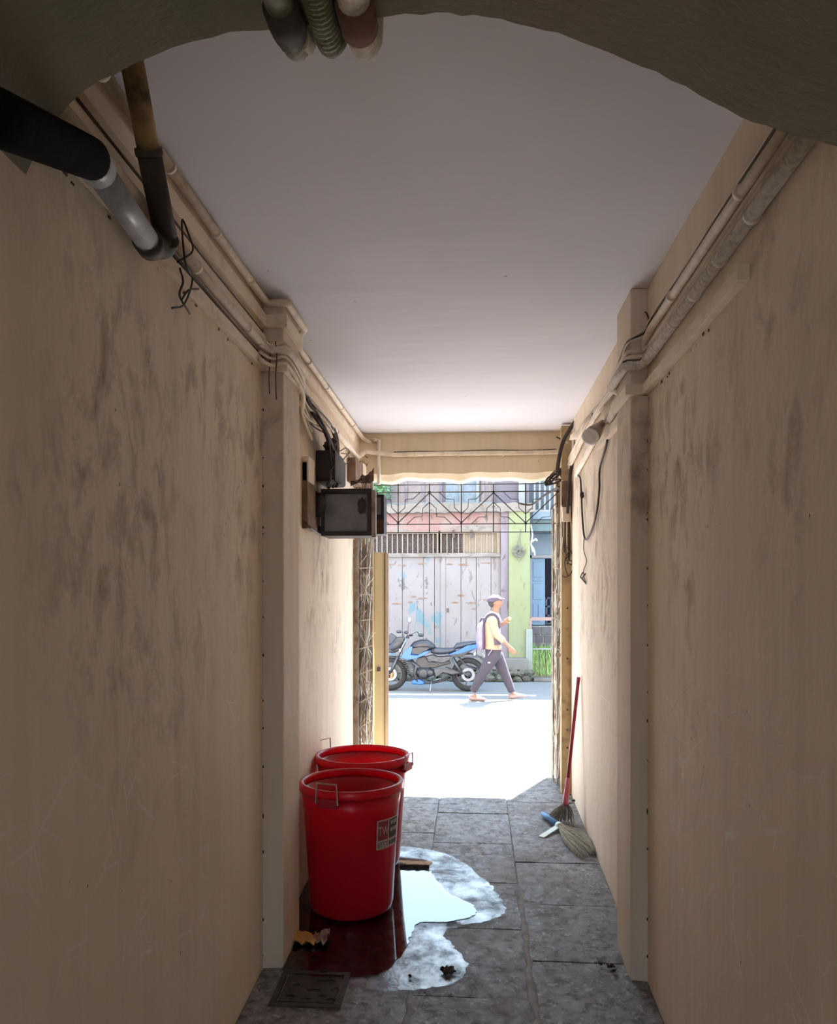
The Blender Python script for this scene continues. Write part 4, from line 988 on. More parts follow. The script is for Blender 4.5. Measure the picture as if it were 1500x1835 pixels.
# ================================================================ cables at the broom-side doorway corner
rnd = random.Random(21)
def cab(pts, Y, r, mat, label, group=None, cat='cable', name='door_cable'):
    conduit(name, catmull([P(x, y, Y + (dz if len(q) > 2 else 0)) for q in pts for (x, y, dz) in [(q[0], q[1], q[2] if len(q) > 2 else 0)]], 6), r, mat, label, cat, group, n=8)
cab([(1033,752,0),(1022,768,0.05),(1010,790,0.1),(1003,815,0.1),(998,848,0.1)], 5.55, 0.014, 'cable', 'thick black cable arching from the ceiling corner to the grille')
cab([(1033,756,0),(1032,790,0),(1028,815,0.05),(1022,850,0.1),(1019,890,0.1),(1017,920,0.1)], 5.5, 0.012, 'cable', 'thick black cable dropping straight beside the arching one')
cab([(1005,787,0),(1001,785,0),(997,783,0)], 5.8, 0.006, 'cable', 'frayed stub of cable poking out over the lintel end', cat='wire', name='cable_stub')
for i in range(14):
    a = rnd.uniform(-9, 9); b = rnd.uniform(-12, 12); c = rnd.uniform(-12, 12)
    cab([(1026+a*0.5, 828+b), (1012+b, 843+c), (1000+c, 852+a), (986+a, 860+b*0.6), (978+b*0.4, 866+c*0.5)], 5.72, rnd.choice((0.003, 0.0045, 0.007)), rnd.choice(('cable', 'brown_wire', 'cable')), 'dark cable in the tangle at the doorway corner', 'cable tangle at the doorway corner')
cab([(1002,872,0),(992,878,0.1),(975,888,0.2),(960,900,0.3),(948,905,0.35),(930,902,0.4)], 5.85, 0.0085, 'cable', 'black cable sweeping from the doorway corner out over the street')
for i in range(6):
    x = 1008+i*3.0
    cab([(x, 860+i*3), (x+rnd.uniform(-2,2), 900), (x+rnd.uniform(-2.5,2.5), 950+i*6), (x+rnd.uniform(-2,2), 985+i*5)], 5.68, 0.006, rnd.choice(('brown_wire','conduit')), 'thin cable running down the door frame', 'cables on the door frame')
for i, ps in enumerate(([(1022,985),(1028,1000),(1024,1012),(1014,1003)], [(1018,990),(1012,1008),(1018,1032),(1026,1022)], [(1020,1003),(1028,1010),(1024,1026),(1015,1034),(1008,1032)], [(1016,980),(1021,992),(1014,1002)])):
    cab(ps, 5.66, 0.0035, 'cable', 'curly wire tuft hanging on the door frame', 'wire tufts on the door frame', 'wire', 'wire_tuft')
o = MB().box(P(1006,870,5.66).x, XR-0.005, 5.64, 5.70, P(1010,906,5.66).z, P(1010,862,5.66).z).build('junction_box', M['wood_old'], bevel=0.004); tag(o, 'small brown junction box on the door frame under the cable tangle', 'junction box')
o = MB().box(P(1008,935,5.66).x, XR-0.012, 5.65, 5.70, P(1010,935,5.66).z, P(1010,908,5.66).z).build('junction_box', M['casing'], bevel=0.004); tag(o, 'pale switch block on the door frame below the brown junction box', 'junction box')
# ================================================================ the street
def asphalt():
    t = NT('pale_asphalt'); n = t.noise(0.9, 5, 0.6, t.mapping((0.35, 1.4, 1)))
    c = t.mix(t.ramp(n, 0.35, 0.68), (0.14, 0.14, 0.15), (0.12, 0.12, 0.13))
    d = t.ramp(t.noise(7, 6, 0.65, t.mapping((0.5, 1.2, 1))), 0.55, 0.7)
    c = t.mix(t.math('MULTIPLY', d, 0.35), c, (0.10, 0.085, 0.08))
    t.color(c); t.rough(0.9); t.bump(t.noise(60, 4, 0.6), 0.4, 0.006); return t.m
M['asphalt'] = asphalt()
M['roadpaint'] = worn('road_paint', (0.75, 0.76, 0.80), (0.6, 0.6, 0.63), 6, 0.5, 0.75, 0.7)
o = MB().box(-40, 40, 6.3, 60, -0.2, 0.0).build('road', M['asphalt']); tag(o, 'pale worn asphalt road outside the doorway', kind='structure')
o = MB().box(-20, 1.05, 13.32, 13.42, 0.0, 0.004).build('road_line', M['roadpaint'], o); o['label'] = 'faded white edge line'
o = MB().box(-25, 25, -30, YB, -0.4, -0.16).build('courtyard_ground', M['asphalt']); tag(o, 'grey courtyard paving behind the passage', kind='structure')
M['dirt'] = worn('roadside_dirt', (0.26, 0.20, 0.17), (0.40, 0.34, 0.31), 9, 0.4, 0.65, 0.95, bump=0.6)
def mound(cx_, cy_, rx, ry, h, seed, z=0.0):
    rnd = random.Random(seed); mb = MB(); n = 28; vs = []
    for jr, (f, hh) in enumerate(((1.0, -0.01), (0.8, 0.5), (0.45, 0.85), (0.05, 1.0))):
        for k in range(n):
            a = 2*math.pi*k/n; w = rnd.uniform(0.75, 1.2) if jr < 2 else 1
            vs.append((cx_+rx*f*w*math.cos(a), cy_+ry*f*w*math.sin(a), z+h*hh*rnd.uniform(0.7, 1.2)))
    fs = [(i*n+k, i*n+(k+1)%n, (i+1)*n+(k+1)%n, (i+1)*n+k) for i in range(3) for k in range(n)] + [tuple(3*n+k for k in range(n))]
    return mb.add(vs, fs)
q = P(760, 1387, 7.4); o = mound(q.x, 7.6, 0.5, 0.14, 0.02, 1).build('dirt_patch', M['dirt'], smooth=True); tag(o, 'low strip of brown grit along the road edge by the step', 'dirt', kind='stuff')
q = P(985, 1387, 7.4); o = mound(q.x, 7.6, 0.22, 0.05, 0.02, 2).build('dirt_patch', M['dirt'], smooth=True); tag(o, 'small heap of grit on the road edge near the gate', 'dirt', kind='stuff')

# ---------------------------------------------------------------- the old shop opposite
YS = 15.9
def ex(px, Y=YS): return P(px, 1000, Y).x
def ez(py, px=840, Y=YS): return P(px, py, Y).z
def peel(name, base, c2, c3, s=3.0, lo=0.5, hi=0.56, chips=True, stretch=(1,1,0.45)):
    t = NT(name); n = t.noise(s, 6, 0.62, t.mapping(stretch), 0.3)
    c = t.mix(t.ramp(t.noise(2.0, 3), 0.3, 0.7), base, tuple(min(1, x*0.88) for x in base))
    c = t.mix(t.ramp(n, lo, hi), c, c2)
    if chips:
        m = t.noise(s*2.2, 7, 0.68, t.mapping(stretch, (4, 1, 3)), 0.4)
        c = t.mix(t.ramp(m, 0.59, 0.62), c, c3)
    t.color(c); t.rough(0.85); t.bump(m if chips else n, 0.3, 0.01); return t.m
M['pink'] = peel('pink_limewash', (0.1718, 0.1013, 0.1013), (0.1594, 0.1203, 0.1162), (0.0714, 0.0564, 0.0473), 2.5)
M['lavender'] = peel('peeling_lavender', (0.1336, 0.1145, 0.1419), (0.1079, 0.0905, 0.1120), (0.0647, 0.0473, 0.0515), 4.0)
M['green'] = peel('pale_green_limewash', (0.1336, 0.1502, 0.0822), (0.1245, 0.1444, 0.0905), (0.0863, 0.0971, 0.0606), 2.6)
M['shutter'] = peel('peeling_shutter_paint', (0.1594, 0.1461, 0.1569), (0.0780, 0.1295, 0.1635), (0.0797, 0.0714, 0.0780), 2.4, 0.545, 0.60, True, (1, 1, 0.5))
M['shutter2'] = peel('peeling_shutter_paint_plain', (0.1635, 0.1502, 0.1594), (0.1502, 0.1378, 0.1502), (0.0996, 0.0905, 0.0971), 2.4, 0.5, 0.6, True, (1, 1, 0.4))
M['rustscar'] = worn('rust_scar', (0.125, 0.070, 0.049), (0.156, 0.125, 0.120), 14, 0.4, 0.65, 0.9)
M['frame_y'] = worn('ochre_wood_frame', (0.1419, 0.1120, 0.0863), (0.1162, 0.0905, 0.0714), 10, 0.4, 0.7, 0.8)
M['bar_w'] = flat('white_bars', (0.1635, 0.1419, 0.1245), 0.7)
M['ledge'] = peel('weathered_ledge', (0.150, 0.138, 0.135), (0.104, 0.091, 0.083), (0.052, 0.047, 0.039), 5.0, 0.5, 0.6, True, (0.5, 1, 1))
M['conc'] = worn('pale_concrete', (0.1079, 0.1037, 0.1054), (0.0822, 0.0780, 0.0780), 5, 0.4, 0.65, 0.9, bump=0.4)
M['upper'] = peel('upper_lavender_wall', (0.1079, 0.0996, 0.1336), (0.1295, 0.1187, 0.1461), (0.0780, 0.0689, 0.0905), 2.2)
M['tile'] = worn('terracotta_tile', (0.083, 0.036, 0.026), (0.057, 0.029, 0.023), 10, 0.4, 0.65, 0.8)
def mesh_mat():
    t = NT('expanded_metal_mesh')
    v = t.vor(42, t.mapping((1, 1, 0.55)), 'DISTANCE_TO_EDGE')
    t.color(t.mix(t.ramp(v, 0.10, 0.16), (0.050, 0.036, 0.038), (0.012, 0.009, 0.011))); t.rough(0.9); return t.m
M['meshpanel'] = mesh_mat()
XA, XG, XGE = ex(690)-4.5, ex(911), ex(949)
Z_sh, Z_v0, Z_v1, Z_c0, Z_c1 = ez(997), ez(993), ez(956), ez(918), ez(903)
o = MB().box(XA, XG, YS+0.06, YS+0.5, 0, Z_c0+0.02).build('wall_shop', M['pink']); tag(o, 'pink peeling shop wall across the street', kind='structure')
o = MB().box(XA, ex(897), YS-0.02, YS+0.1, Z_v1+0.04, Z_c0+0.01).build('trim_7', M['pink']); tag(o, 'pink plaster band above the barred vents', kind='structure')
for i, (pa, pb, py, t_) in enumerate(((700, 740, 952, 4), (808, 893, 948, 7))):   # broken plaster patches
    mb = MB(); rnd = random.Random(i); n = 16; pts = []
    for k in range(n):
        a = 2*math.pi*k/n; w = rnd.uniform(0.7, 1.15)
        pts.append(Vector((ex((pa+pb)/2)+(ex(pb)-ex(pa))/2*math.cos(a)*w, YS-0.028, ez(py)+0.06*math.sin(a)*w*(t_/5))))
    mb.prism(pts, (0, 0.012, 0)); mb.build('broken_plaster', M['ledge'], o)
o = MB().box(ex(897), XG, YS-0.10, YS+0.2, 0.3, Z_c0).build('trim_8', M['lavender'], bevel=0.01); tag(o, 'peeling lavender pier between shutters and green pillar', kind='structure')
o = MB().box(XG, XGE, YS-0.16, YS+0.6, 0.2, Z_c0+0.02).build('trim_9', M['green'], bevel=0.01); tag(o, 'pale green pillar at the corner of the shop', kind='structure')
# cornice with broken edge
mb = MB(); vs = []; n = 80; rnd = random.Random(3)
for k in range(n+1):
    x = XA + (XGE+0.08-XA)*k/n; d = rnd.uniform(-0.03, 0.03)
    vs += [(x, YS+0.3, Z_c0-0.01), (x, YS-0.22+d, Z_c0-0.01+rnd.uniform(-0.03, 0.01)), (x, YS-0.30+d, Z_c1-0.03+rnd.uniform(-0.02,0.02)), (x, YS+0.3, Z_c1)]
mb.add(vs, [(k*4+j, (k+1)*4+j, (k+1)*4+(j+1)%4, k*4+(j+1)%4) for k in range(n) for j in range(4)] + [(0,1,2,3), (n*4+3,n*4+2,n*4+1,n*4)])
o = mb.build('trim_10', M['ledge']); tag(o, 'weathered stone ledge running above the shop front', kind='structure')
# shutters of vertical planks
dr = empty('door_2', (ex(800), YS, 0.45)); tag(dr, 'peeling pale shop shutters of upright planks', kind='structure')
edges = [ex(640), ex(672), ex(692), 0, 0, 0, 0, 0, 0, 0, 0]
edges = [640, 664, 690, 721, 759, 778.5, 797.6, 826, 853.6, 880, 903]
for i, (a, b) in enumerate(zip(edges[:-1], edges[1:])):
    MB().box(ex(a)+0.004, ex(b)-0.004, YS+0.0+0.012*(i % 2), YS+0.055, 0.46, Z_sh).build('plank', M['shutter' if b < 800 else 'shutter2'], dr, bevel=0.003)
MB().box(ex(790), ex(798), YS-0.02, YS+0.03, 0.46, Z_sh).build('meeting_rail', M['shutter'], dr)
MB().box(ex(801), ex(804), YS-0.03, YS+0.0, ez(1097), ez(1090)).build('latch', M['iron'], dr)
rnd = random.Random(9)
for (px, py, w) in ((700,1011,14),(720,1013,17),(757,1010,17),(806,1011,14),(830,1012,20),(872,1009,24),(693,1073,10),(712,1082,22),(757,1072,18),(740,1069,10),(735,1079,8),(815,1080,16),(825,1067,14),(845,1080,20),(870,1075,10),(850,1090,12)):
    mb = MB(); n = 14
    pts = [Vector((ex(px)+w/88*0.5*math.cos(2*math.pi*k/n)*rnd.uniform(0.85,1.1), YS-0.004, ez(py)+0.020*math.sin(2*math.pi*k/n)*rnd.uniform(0.6,1.1))) for k in range(n)]
    mb.prism(pts, (0, 0.006, 0)); mb.build('paint_scar', M['rustscar'], dr)
o = MB().box(ex(640), ex(905), YS-0.06, YS+0.06, Z_sh-0.01, Z_v0+0.02).build('trim_11', M['ledge']); tag(o, 'grey transom beam between shutters and vents', kind='structure')
# barred vents
def vent(nm, a, b, nb, label, board=None):
    w = empty(nm, (ex((a+b)/2), YS, Z_v0)); tag(w, label, kind='structure')
    x0, x1 = ex(a), ex(b)
    MB().box(x0, x1, YS+0.03, YS+0.05, Z_v0, Z_v1).build('mesh_panel', M['meshpanel'], w)
    for (c, d, e, f) in ((x0-0.07, x1+0.07, Z_v1, Z_v1+0.05), (x0-0.07, x0, Z_v0, Z_v1), (x1, x1+0.07, Z_v0, Z_v1)):
        MB().box(c, d, YS-0.05, YS+0.06, e, f).build('frame', M['frame_y'], w)
    for k in range(nb):
        x = x0+(x1-x0)*(k+0.9)/(nb+0.6)
        MB().box(x-0.011, x+0.011, YS-0.01, YS+0.012, Z_v0, Z_v1).build('bar', M['bar_w'], w)
    if board:
        MB().box(ex(board), x1, YS+0.012, YS+0.028, Z_v0, Z_v1).build('board_panel', M['frame_y'], w)
vent('window_1', 640, 783, 15, 'barred mesh vent above the blue-stained shutters')
vent('window_2', 792, 890, 9, 'barred vent half closed by an ochre board', board=829)
for px in (813, 845):
    o = MB().box(ex(px-2), ex(px+2), YS-0.10, YS-0.05, ez(964), ez(950)).build('hook', M['iron']); tag(o, 'small dark iron hook on the vent frame', 'hook', 'hooks on the vent frame')
# upper floor
YU = YS+0.35
zu0, zu1 = Z_c1-0.02, 5.25
o = MB().box(XA, XGE+0.02, YU+0.08, YU+0.5, zu0, zu1).build('wall_upper', M['upper']); tag(o, 'lavender upper floor wall across the street', kind='structure')
M['pane'] = worn('dusty_window_pane', (0.0647, 0.0581, 0.0905), (0.0905, 0.0863, 0.1187), 8, 0.4, 0.65, 0.25, bump=0)
M['curtain'] = worn('pale_blue_curtain', (0.0971, 0.1336, 0.1851), (0.1336, 0.1635, 0.1975), 12, 0.4, 0.6, 0.8, bump=0)
M['palewood'] = flat('pale_blue_wood', (0.1419, 0.1594, 0.1801), 0.6)
def upwin(nm, a, b, label, cur=False):
    w = empty(nm, (ex((a+b)/2, YU), YU, zu0)); tag(w, label, kind='structure')
    x0, x1 = ex(a, YU), ex(b, YU); z0, z1 = zu0+0.1, zu0+1.35
    n = max(2, round((x1-x0)/0.42))
    for k in range(n):
        xa, xb = x0+(x1-x0)*k/n, x0+(x1-x0)*(k+1)/n
        MB().box(xa+0.03, xb-0.03, YU+0.05, YU+0.065, z0, z1).build('pane', M['curtain' if cur else 'pane'], w)
        MB().box(xb-0.03, xb+0.03, YU, YU+0.08, z0, z1).build('mullion', M['palewood' if cur else 'upper'], w)
    for e, f in ((z0-0.08, z0), (z1, z1+0.08)): MB().box(x0-0.03, x1+0.03, YU, YU+0.08, e, f).build('frame', M['palewood'], w)
upwin('window_3', 697, 790, 'wide dusty purple upper window above the shop ledge')
upwin('window_4', 796, 856, 'upper window with pale blue curtains', True)
upwin('window_5', 860, 884, 'narrow dusty upper window next to the blue curtains')
upwin('window_6', 620, 680, 'dusty upper window hidden behind the meter box')
o = MB().box(ex(929, YU), ex(940, YU), YU-0.1, YU+0.1, zu0, zu1).build('trim_12', M['palewood']); tag(o, 'pale blue upright post on the upper floor corner', kind='structure')
# eave and tiled roof
tr = empty('tiled_roof', (0, YS-0.7, 5.25)); tag(tr, 'terracotta tiled roof of the shop across the street', 'roof')
RX0, RX1 = XA-0.5, XGE+4.2
A_ = Vector((0, YS-0.72, 5.28)); B_ = Vector((0, YS+2.0, 6.65)); nrm = Vector((0, -(B_.z-A_.z), B_.y-A_.y)).normalized()
for r_ in range(7):
    mb = MB(); vs = []; t0, t1 = r_/7, (r_+1.12)/7
    nx = int((RX1-RX0)/0.06)
    for k in range(nx+1):
        x = RX0+(RX1-RX0)*k/nx; w = 0.03*abs(math.sin(x*math.pi/0.24))
        for t, up in ((t0, 0.04), (t1, 0.012)):
            p = A_.lerp(B_, t); vs.append(Vector((x, p.y, p.z))+nrm*(w+up))
    mb.add(vs, [(k*2, k*2+1, k*2+3, k*2+2) for k in range(nx)]); mb.build('tile_course', M['tile'], tr)
MB().add([(RX0,A_.y,A_.z),(RX1,A_.y,A_.z),(RX1,B_.y,B_.z),(RX0,B_.y,B_.z),(RX0,A_.y,A_.z-0.08),(RX1,A_.y,A_.z-0.08),(RX1,B_.y+0.1,B_.z-0.08),(RX0,B_.y+0.1,B_.z-0.08)], BOXF).build('deck', M['wood_old'], tr)
MB().add([(RX0,B_.y,B_.z+0.05),(RX1,B_.y,B_.z+0.05),(RX1,B_.y+2.6,5.25),(RX0,B_.y+2.6,5.25),(RX0,B_.y,B_.z-0.05),(RX1,B_.y,B_.z-0.05),(RX1,B_.y+2.5,5.2),(RX0,B_.y+2.5,5.2)], BOXF).build('rear_slope', M['tile'], tr)
# plinth with rubble foot
YP = YS-0.42
ztp = P(915, 1180, YP).z
o = MB().box(XA, ex(946, YP), YP, YS+0.1, 0.22, ztp).build('trim_13', M['conc'], bevel=0.025); tag(o, 'low concrete plinth along the foot of the shop', kind='structure')
mb = MB(); rnd = random.Random(31)
for k in range(420):
    x = XA+2.2+(ex(950, YP)-XA-2.2)*rnd.random(); s_ = rnd.uniform(0.03, 0.10)
    b_ = MB(); b_.ball((0,0,0), s_, 7, 5, (1.3, 0.9, 0.8)); c_ = Vector((x, YP+rnd.uniform(-0.10, 0.10), rnd.uniform(0.02, 0.20)))
    mb.add([v*rnd.uniform(0.75, 1.2)+c_ for v in b_.v], b_.f)
M['rubble'] = worn('mossy_rubble', (0.086, 0.078, 0.075), (0.036, 0.042, 0.029), 8, 0.42, 0.58, 0.95, bump=0.4)
o = mb.build('rubble', M['rubble']); tag(o, 'mossy rubble stones under the concrete plinth', 'rubble', kind='stuff')
# round coil on the green pillar
cq = P(929, 988, YS-0.20)
cl_ = empty('wire_coil', cq); tag(cl_, 'round grey wire coil hanging on the pale green pillar', 'coil')
M['greywire'] = worn('grey_wire', (0.078, 0.081, 0.070), (0.109, 0.109, 0.096), 20, 0.4, 0.6, 0.7, bump=0)
rnd = random.Random(6)
for k in range(9):
    rr = 0.112-0.011*k; ring = [cq+Vector((rr*math.cos(2*math.pi*t/20)*rnd.uniform(0.96,1.04), rnd.uniform(-0.015,0.015), rr*1.05*math.sin(2*math.pi*t/20)*rnd.uniform(0.96,1.04))) for t in range(20)]; ring.append(ring[0])
    MB().tube(ring, 0.009, 5, cap=False).build('turn', M['greywire'], cl_, smooth=True)
MB().tube([cq+Vector((-0.03,0,0.1)), cq+Vector((0.03,0.02,0.28)), cq+Vector((0.05,0.03,0.45))], 0.008, 5).build('hanger_wire', M['greywire'], cl_)
MB().tube([cq+Vector((0.07,0,0.08)), cq+Vector((0.04,0.02,0.2)), cq+Vector((0.03,0.03,0.34))], 0.006, 5).build('hanger_wire', M['greywire'], cl_)
MB().tube(catmull([cq+Vector((-0.1,0,-0.06)), cq+Vector((0.02,0.0,-0.19)), cq+Vector((0.12,0.0,-0.05)), cq+Vector((0.15,0.02,0.05))], 5), 0.006, 5).build('loose_end', M['greywire'], cl_)
# drooping white cloth strips at the corner
M['whiterag'] = flat('white_rag', (0.220, 0.220, 0.223), 0.9)
for i, ps in enumerate(([(951,940),(954,960),(951,975),(955,990)], [(952,972),(960,966),(962,970)], [(951,976),(957,986),(958,996)])):
    conduit('rag_strip', catmull([P(x, y, YS-0.1) for x, y in ps], 4), 0.022, 'whiterag', 'frayed white rag strip at the corner of the green pillar', 'rag', 'rag strips by the green pillar', n=6)

# ---------------------------------------------------------------- the blue house beside the shop
YBH = 17.2
M['bluewall'] = worn('blue_house_wall', (0.1195, 0.1610, 0.2150), (0.1013, 0.1403, 0.1884), 3, 0.4, 0.7, 0.85)
M['bluedoor'] = worn('sky_blue_door', (0.0896, 0.1552, 0.2448), (0.0780, 0.1378, 0.2241), 4, 0.4, 0.7, 0.55, bump=0)
M['teal'] = worn('teal_canopy', (0.058, 0.094, 0.115), (0.072, 0.115, 0.137), 5, 0.4, 0.7, 0.7)
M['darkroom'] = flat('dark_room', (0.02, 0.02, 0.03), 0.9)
def bx(px): return P(px, 1000, YBH).x
def bz(py): return P(965, py, YBH).z
xh0 = XGE-0.02
mb = MB(); d0, d1 = bx(951), bx(1003); zt_ = bz(1000)
mb.box(xh0-0.3, d0, YBH, YBH+0.3, 0, zu1); mb.box(d1, d1+5, YBH, YBH+0.3, 0, zu1); mb.box(d0, d1, YBH, YBH+0.3, zt_, zu1); mb.box(d0, d1, YBH, YBH+0.3, 0, bz(1120))
o = mb.build('wall_house', M['bluewall']); tag(o, 'pale blue house wall set back beside the shop', kind='structure')
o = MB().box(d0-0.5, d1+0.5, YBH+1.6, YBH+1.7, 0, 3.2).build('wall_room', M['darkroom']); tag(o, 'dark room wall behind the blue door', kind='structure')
dd = empty('door_3', (d0, YBH, bz(1120))); tag(dd, 'sky blue panelled door standing half open', kind='structure')
xa, xb, za, zb_ = d0+0.02, bx(977), bz(1120), zt_-0.01
MB().box(xa, xb, YBH+0.05, YBH+0.09, za, zb_).build('leaf', M['bluedoor'], dd)
pw = (xb-xa)
for (u0, u1, v0, v1) in ((0.12, 0.82, 0.72, 0.95), (0.12, 0.82, 0.66, 0.69), (0.12, 0.82, 0.38, 0.62), (0.12, 0.42, 0.05, 0.32), (0.50, 0.82, 0.05, 0.32)):
    MB().box(xa+pw*u0, xa+pw*u1, YBH+0.035, YBH+0.05, za+(zb_-za)*v0, za+(zb_-za)*v1).build('panel', M['bluedoor'], dd, bevel=0.006)
MB().box(d0-0.04, d0+0.02, YBH-0.03, YBH+0.06, za, zt_+0.06).build('frame', M['palewood'], dd); MB().box(d0-0.04, d1+0.04, YBH-0.03, YBH+0.06, zt_, zt_+0.06).build('frame', M['palewood'], dd)
# a shelf rack inside the dark room
zfl = bz(1120)
o = MB().box(d0-0.5, d1+0.5, YBH, YBH+1.65, zfl-0.12, zfl).build('floor_room', M['conc']); tag(o, 'raised floor of the dark room behind the blue door', kind='structure')
rk = empty('shelf_rack', (bx(983), YBH+0.92, zfl)); tag(rk, 'pale shelf rack standing in the dark room behind the blue door', 'shelf rack')
for py in (1072, 1088, 1105): MB().box(bx(976), bx(996), YBH+0.9, YBH+0.94, bz(py)-0.02, bz(py)+0.02).build('rail', M['bluewall'], rk)
for px in (977, 986, 995): MB().box(bx(px)-0.02, bx(px)+0.02, YBH+0.9, YBH+0.94, zfl, bz(1070)).build('upright', M['bluewall'], rk)
o = MB().box(bx(949), bx(1003)+0.6, YBH-0.75, YBH, bz(957), bz(937)).build('trim_14', M['teal'], bevel=0.01); tag(o, 'teal canopy slab over the blue door', kind='structure')
o = MB().box(bx(949), bx(1003)+0.6, YBH-0.85, YBH, bz(937), bz(925)).build('trim_15', M['bluewall'], bevel=0.01); tag(o, 'pale blue balcony floor edge over the blue door', kind='structure')
br = empty('balcony_railing', P(970, 925, YBH-0.8)); tag(br, 'white balcony railing above the blue door', 'railing')
zr0, zr1 = bz(925), bz(868)
for k in range(12):
    x = bx(953)+k*0.105; MB().box(x-0.018, x+0.018, YBH-0.82, YBH-0.78, zr0, zr1).build('baluster', M['palewood'], br)
MB().box(bx(950), bx(953)+1.3, YBH-0.83, YBH-0.77, zr1-0.02, zr1+0.04).build('top_rail', M['palewood'], br); MB().box(bx(950), bx(953)+1.3, YBH-0.83, YBH-0.77, zr0, zr0+0.05).build('bottom_rail', M['palewood'], br)
# stone base wall, blocks
sw = MB().box(bx(949)-0.3, bx(1003)+3, YBH-0.30, YBH-0.02, 0, bz(1121)).build('wall_base', M['mortar']); tag(sw, 'grey stone base wall under the blue door', kind='structure')
M['block'] = worn('grey_stone_block', (0.070, 0.068, 0.083), (0.094, 0.088, 0.101), 6, 0.4, 0.65, 0.9, bump=0.5)
rnd = random.Random(8)
for r_ in range(4):
    z1_ = bz(1122)-0.18*r_; x = bx(952)-0.1*(r_ % 2)
    while x < bx(1003):
        w = rnd.uniform(0.16, 0.26); MB().box(x, x+w-0.015, YBH-0.33, YBH-0.28, z1_-0.165, z1_).build('stone_block', M['block'], sw, bevel=0.012); x += w
# pale post, fence gate, grass
YQ = 15.75
po = empty('gate_post', P(948, 1221, YQ)); tag(po, 'chalky pale green concrete gate post beside the fence', 'post')
M['chalk'] = peel('chalky_post_paint', (0.171, 0.192, 0.186), (0.145, 0.171, 0.166), (0.114, 0.125, 0.114), 4)
pz0, pz1 = 0.0, P(948, 1127, YQ).z
x0, x1 = P(942, 1200, YQ).x, P(954, 1200, YQ).x
MB().box(x0, x1, YQ-0.07, YQ+0.07, pz0, pz1).build('shaft', M['chalk'], po, bevel=0.015); MB().box(x0-0.012, x1+0.012, YQ-0.085, YQ+0.085, 0, 0.12).build('foot', M['conc'], po, bevel=0.02)
fg = empty('fence_gate', P(970, 1215, YQ)); tag(fg, 'thin railing gate with a pinkish top rail in front of the grass', 'fence gate')
M['pinkrail'] = worn('faded_pink_rail', (0.171, 0.114, 0.114), (0.143, 0.099, 0.099), 8, 0.4, 0.7, 0.7, bump=0)
fx0, fx1 = P(951, 1108, YQ).x, P(1010, 1108, YQ).x
MB().box(fx0, fx1, YQ-0.03, YQ+0.03, P(970, 1112, YQ).z, P(970, 1106, YQ).z).build('top_rail', M['pinkrail'], fg)
MB().box(fx0, fx1, YQ-0.012, YQ+0.012, P(970, 1164, YQ).z, P(970, 1161.5, YQ).z).build('mid_rail', M['palewood'], fg)
MB().box(fx0-0.02, fx0+0.02, YQ-0.02, YQ+0.02, 0.25, P(970, 1108, YQ).z).build('stile', M['pinkrail'], fg)
for px in (967, 978, 989, 1000):
    MB().tube([P(px-1, 1162, YQ), P(px+1, 1214, YQ)], 0.008, 6).build('rod', M['iron'], fg)
def grass_mat():
    t = NT('bright_grass'); t.color(t.mix(t.ramp(t.noise(4, 4), 0.35, 0.65), (0.17, 0.34, 0.08), (0.30, 0.42, 0.15))); t.rough(0.7); return t.m
M['grass'] = grass_mat()
M['soil'] = worn('garden_soil', (0.094, 0.122, 0.050), (0.108, 0.086, 0.058), 6, 0.4, 0.6, 0.95)
gx0, gx1 = P(952, 1200, 16.0).x, P(1010, 1200, 16.0).x+0.8
mb = MB(); mb.add([(gx0-0.1,15.95,0.05),(gx1,15.95,0.05),(gx1,YBH-0.3,0.62),(gx0-0.1,YBH-0.3,0.62),(gx0-0.1,15.95,-0.1),(gx1,15.95,-0.1),(gx1,YBH-0.3,-0.1),(gx0-0.1,YBH-0.3,-0.1)], BOXF)
o = mb.build('grass_bank', M['soil']); tag(o, 'sloping earth bank under the grass behind the fence', kind='structure')
mb = MB(); rnd = random.Random(14)
for k in range(2600):
    x = rnd.uniform(gx0-0.08, gx1); y = rnd.uniform(15.97, YBH-0.36); z = 0.05+(y-15.95)/(YBH-0.3-15.95)*0.57
    h = rnd.uniform(0.05, 0.15); a = rnd.uniform(0, 6.28); w = 0.007
    b0 = Vector((x, y, z-0.01)); t_ = b0+Vector((rnd.uniform(-0.04,0.04), rnd.uniform(-0.04,0.04), h))
    sx, sy = w*math.cos(a), w*math.sin(a)
    mb.add([b0+Vector((sx,sy,0)), b0-Vector((sx,sy,0)), t_], [(0,1,2)])
o = mb.build('grass', M['grass']); tag(o, 'bright green grass growing on the bank behind the fence', 'grass', kind='stuff')
o = MB().box(P(955,1222,15.6).x, P(1010,1222,15.6).x+1.0, 15.45, 15.7, 0, 0.07).build('trim_16', M['conc'], bevel=0.02); tag(o, 'low broken kerb in front of the fence', kind='structure')
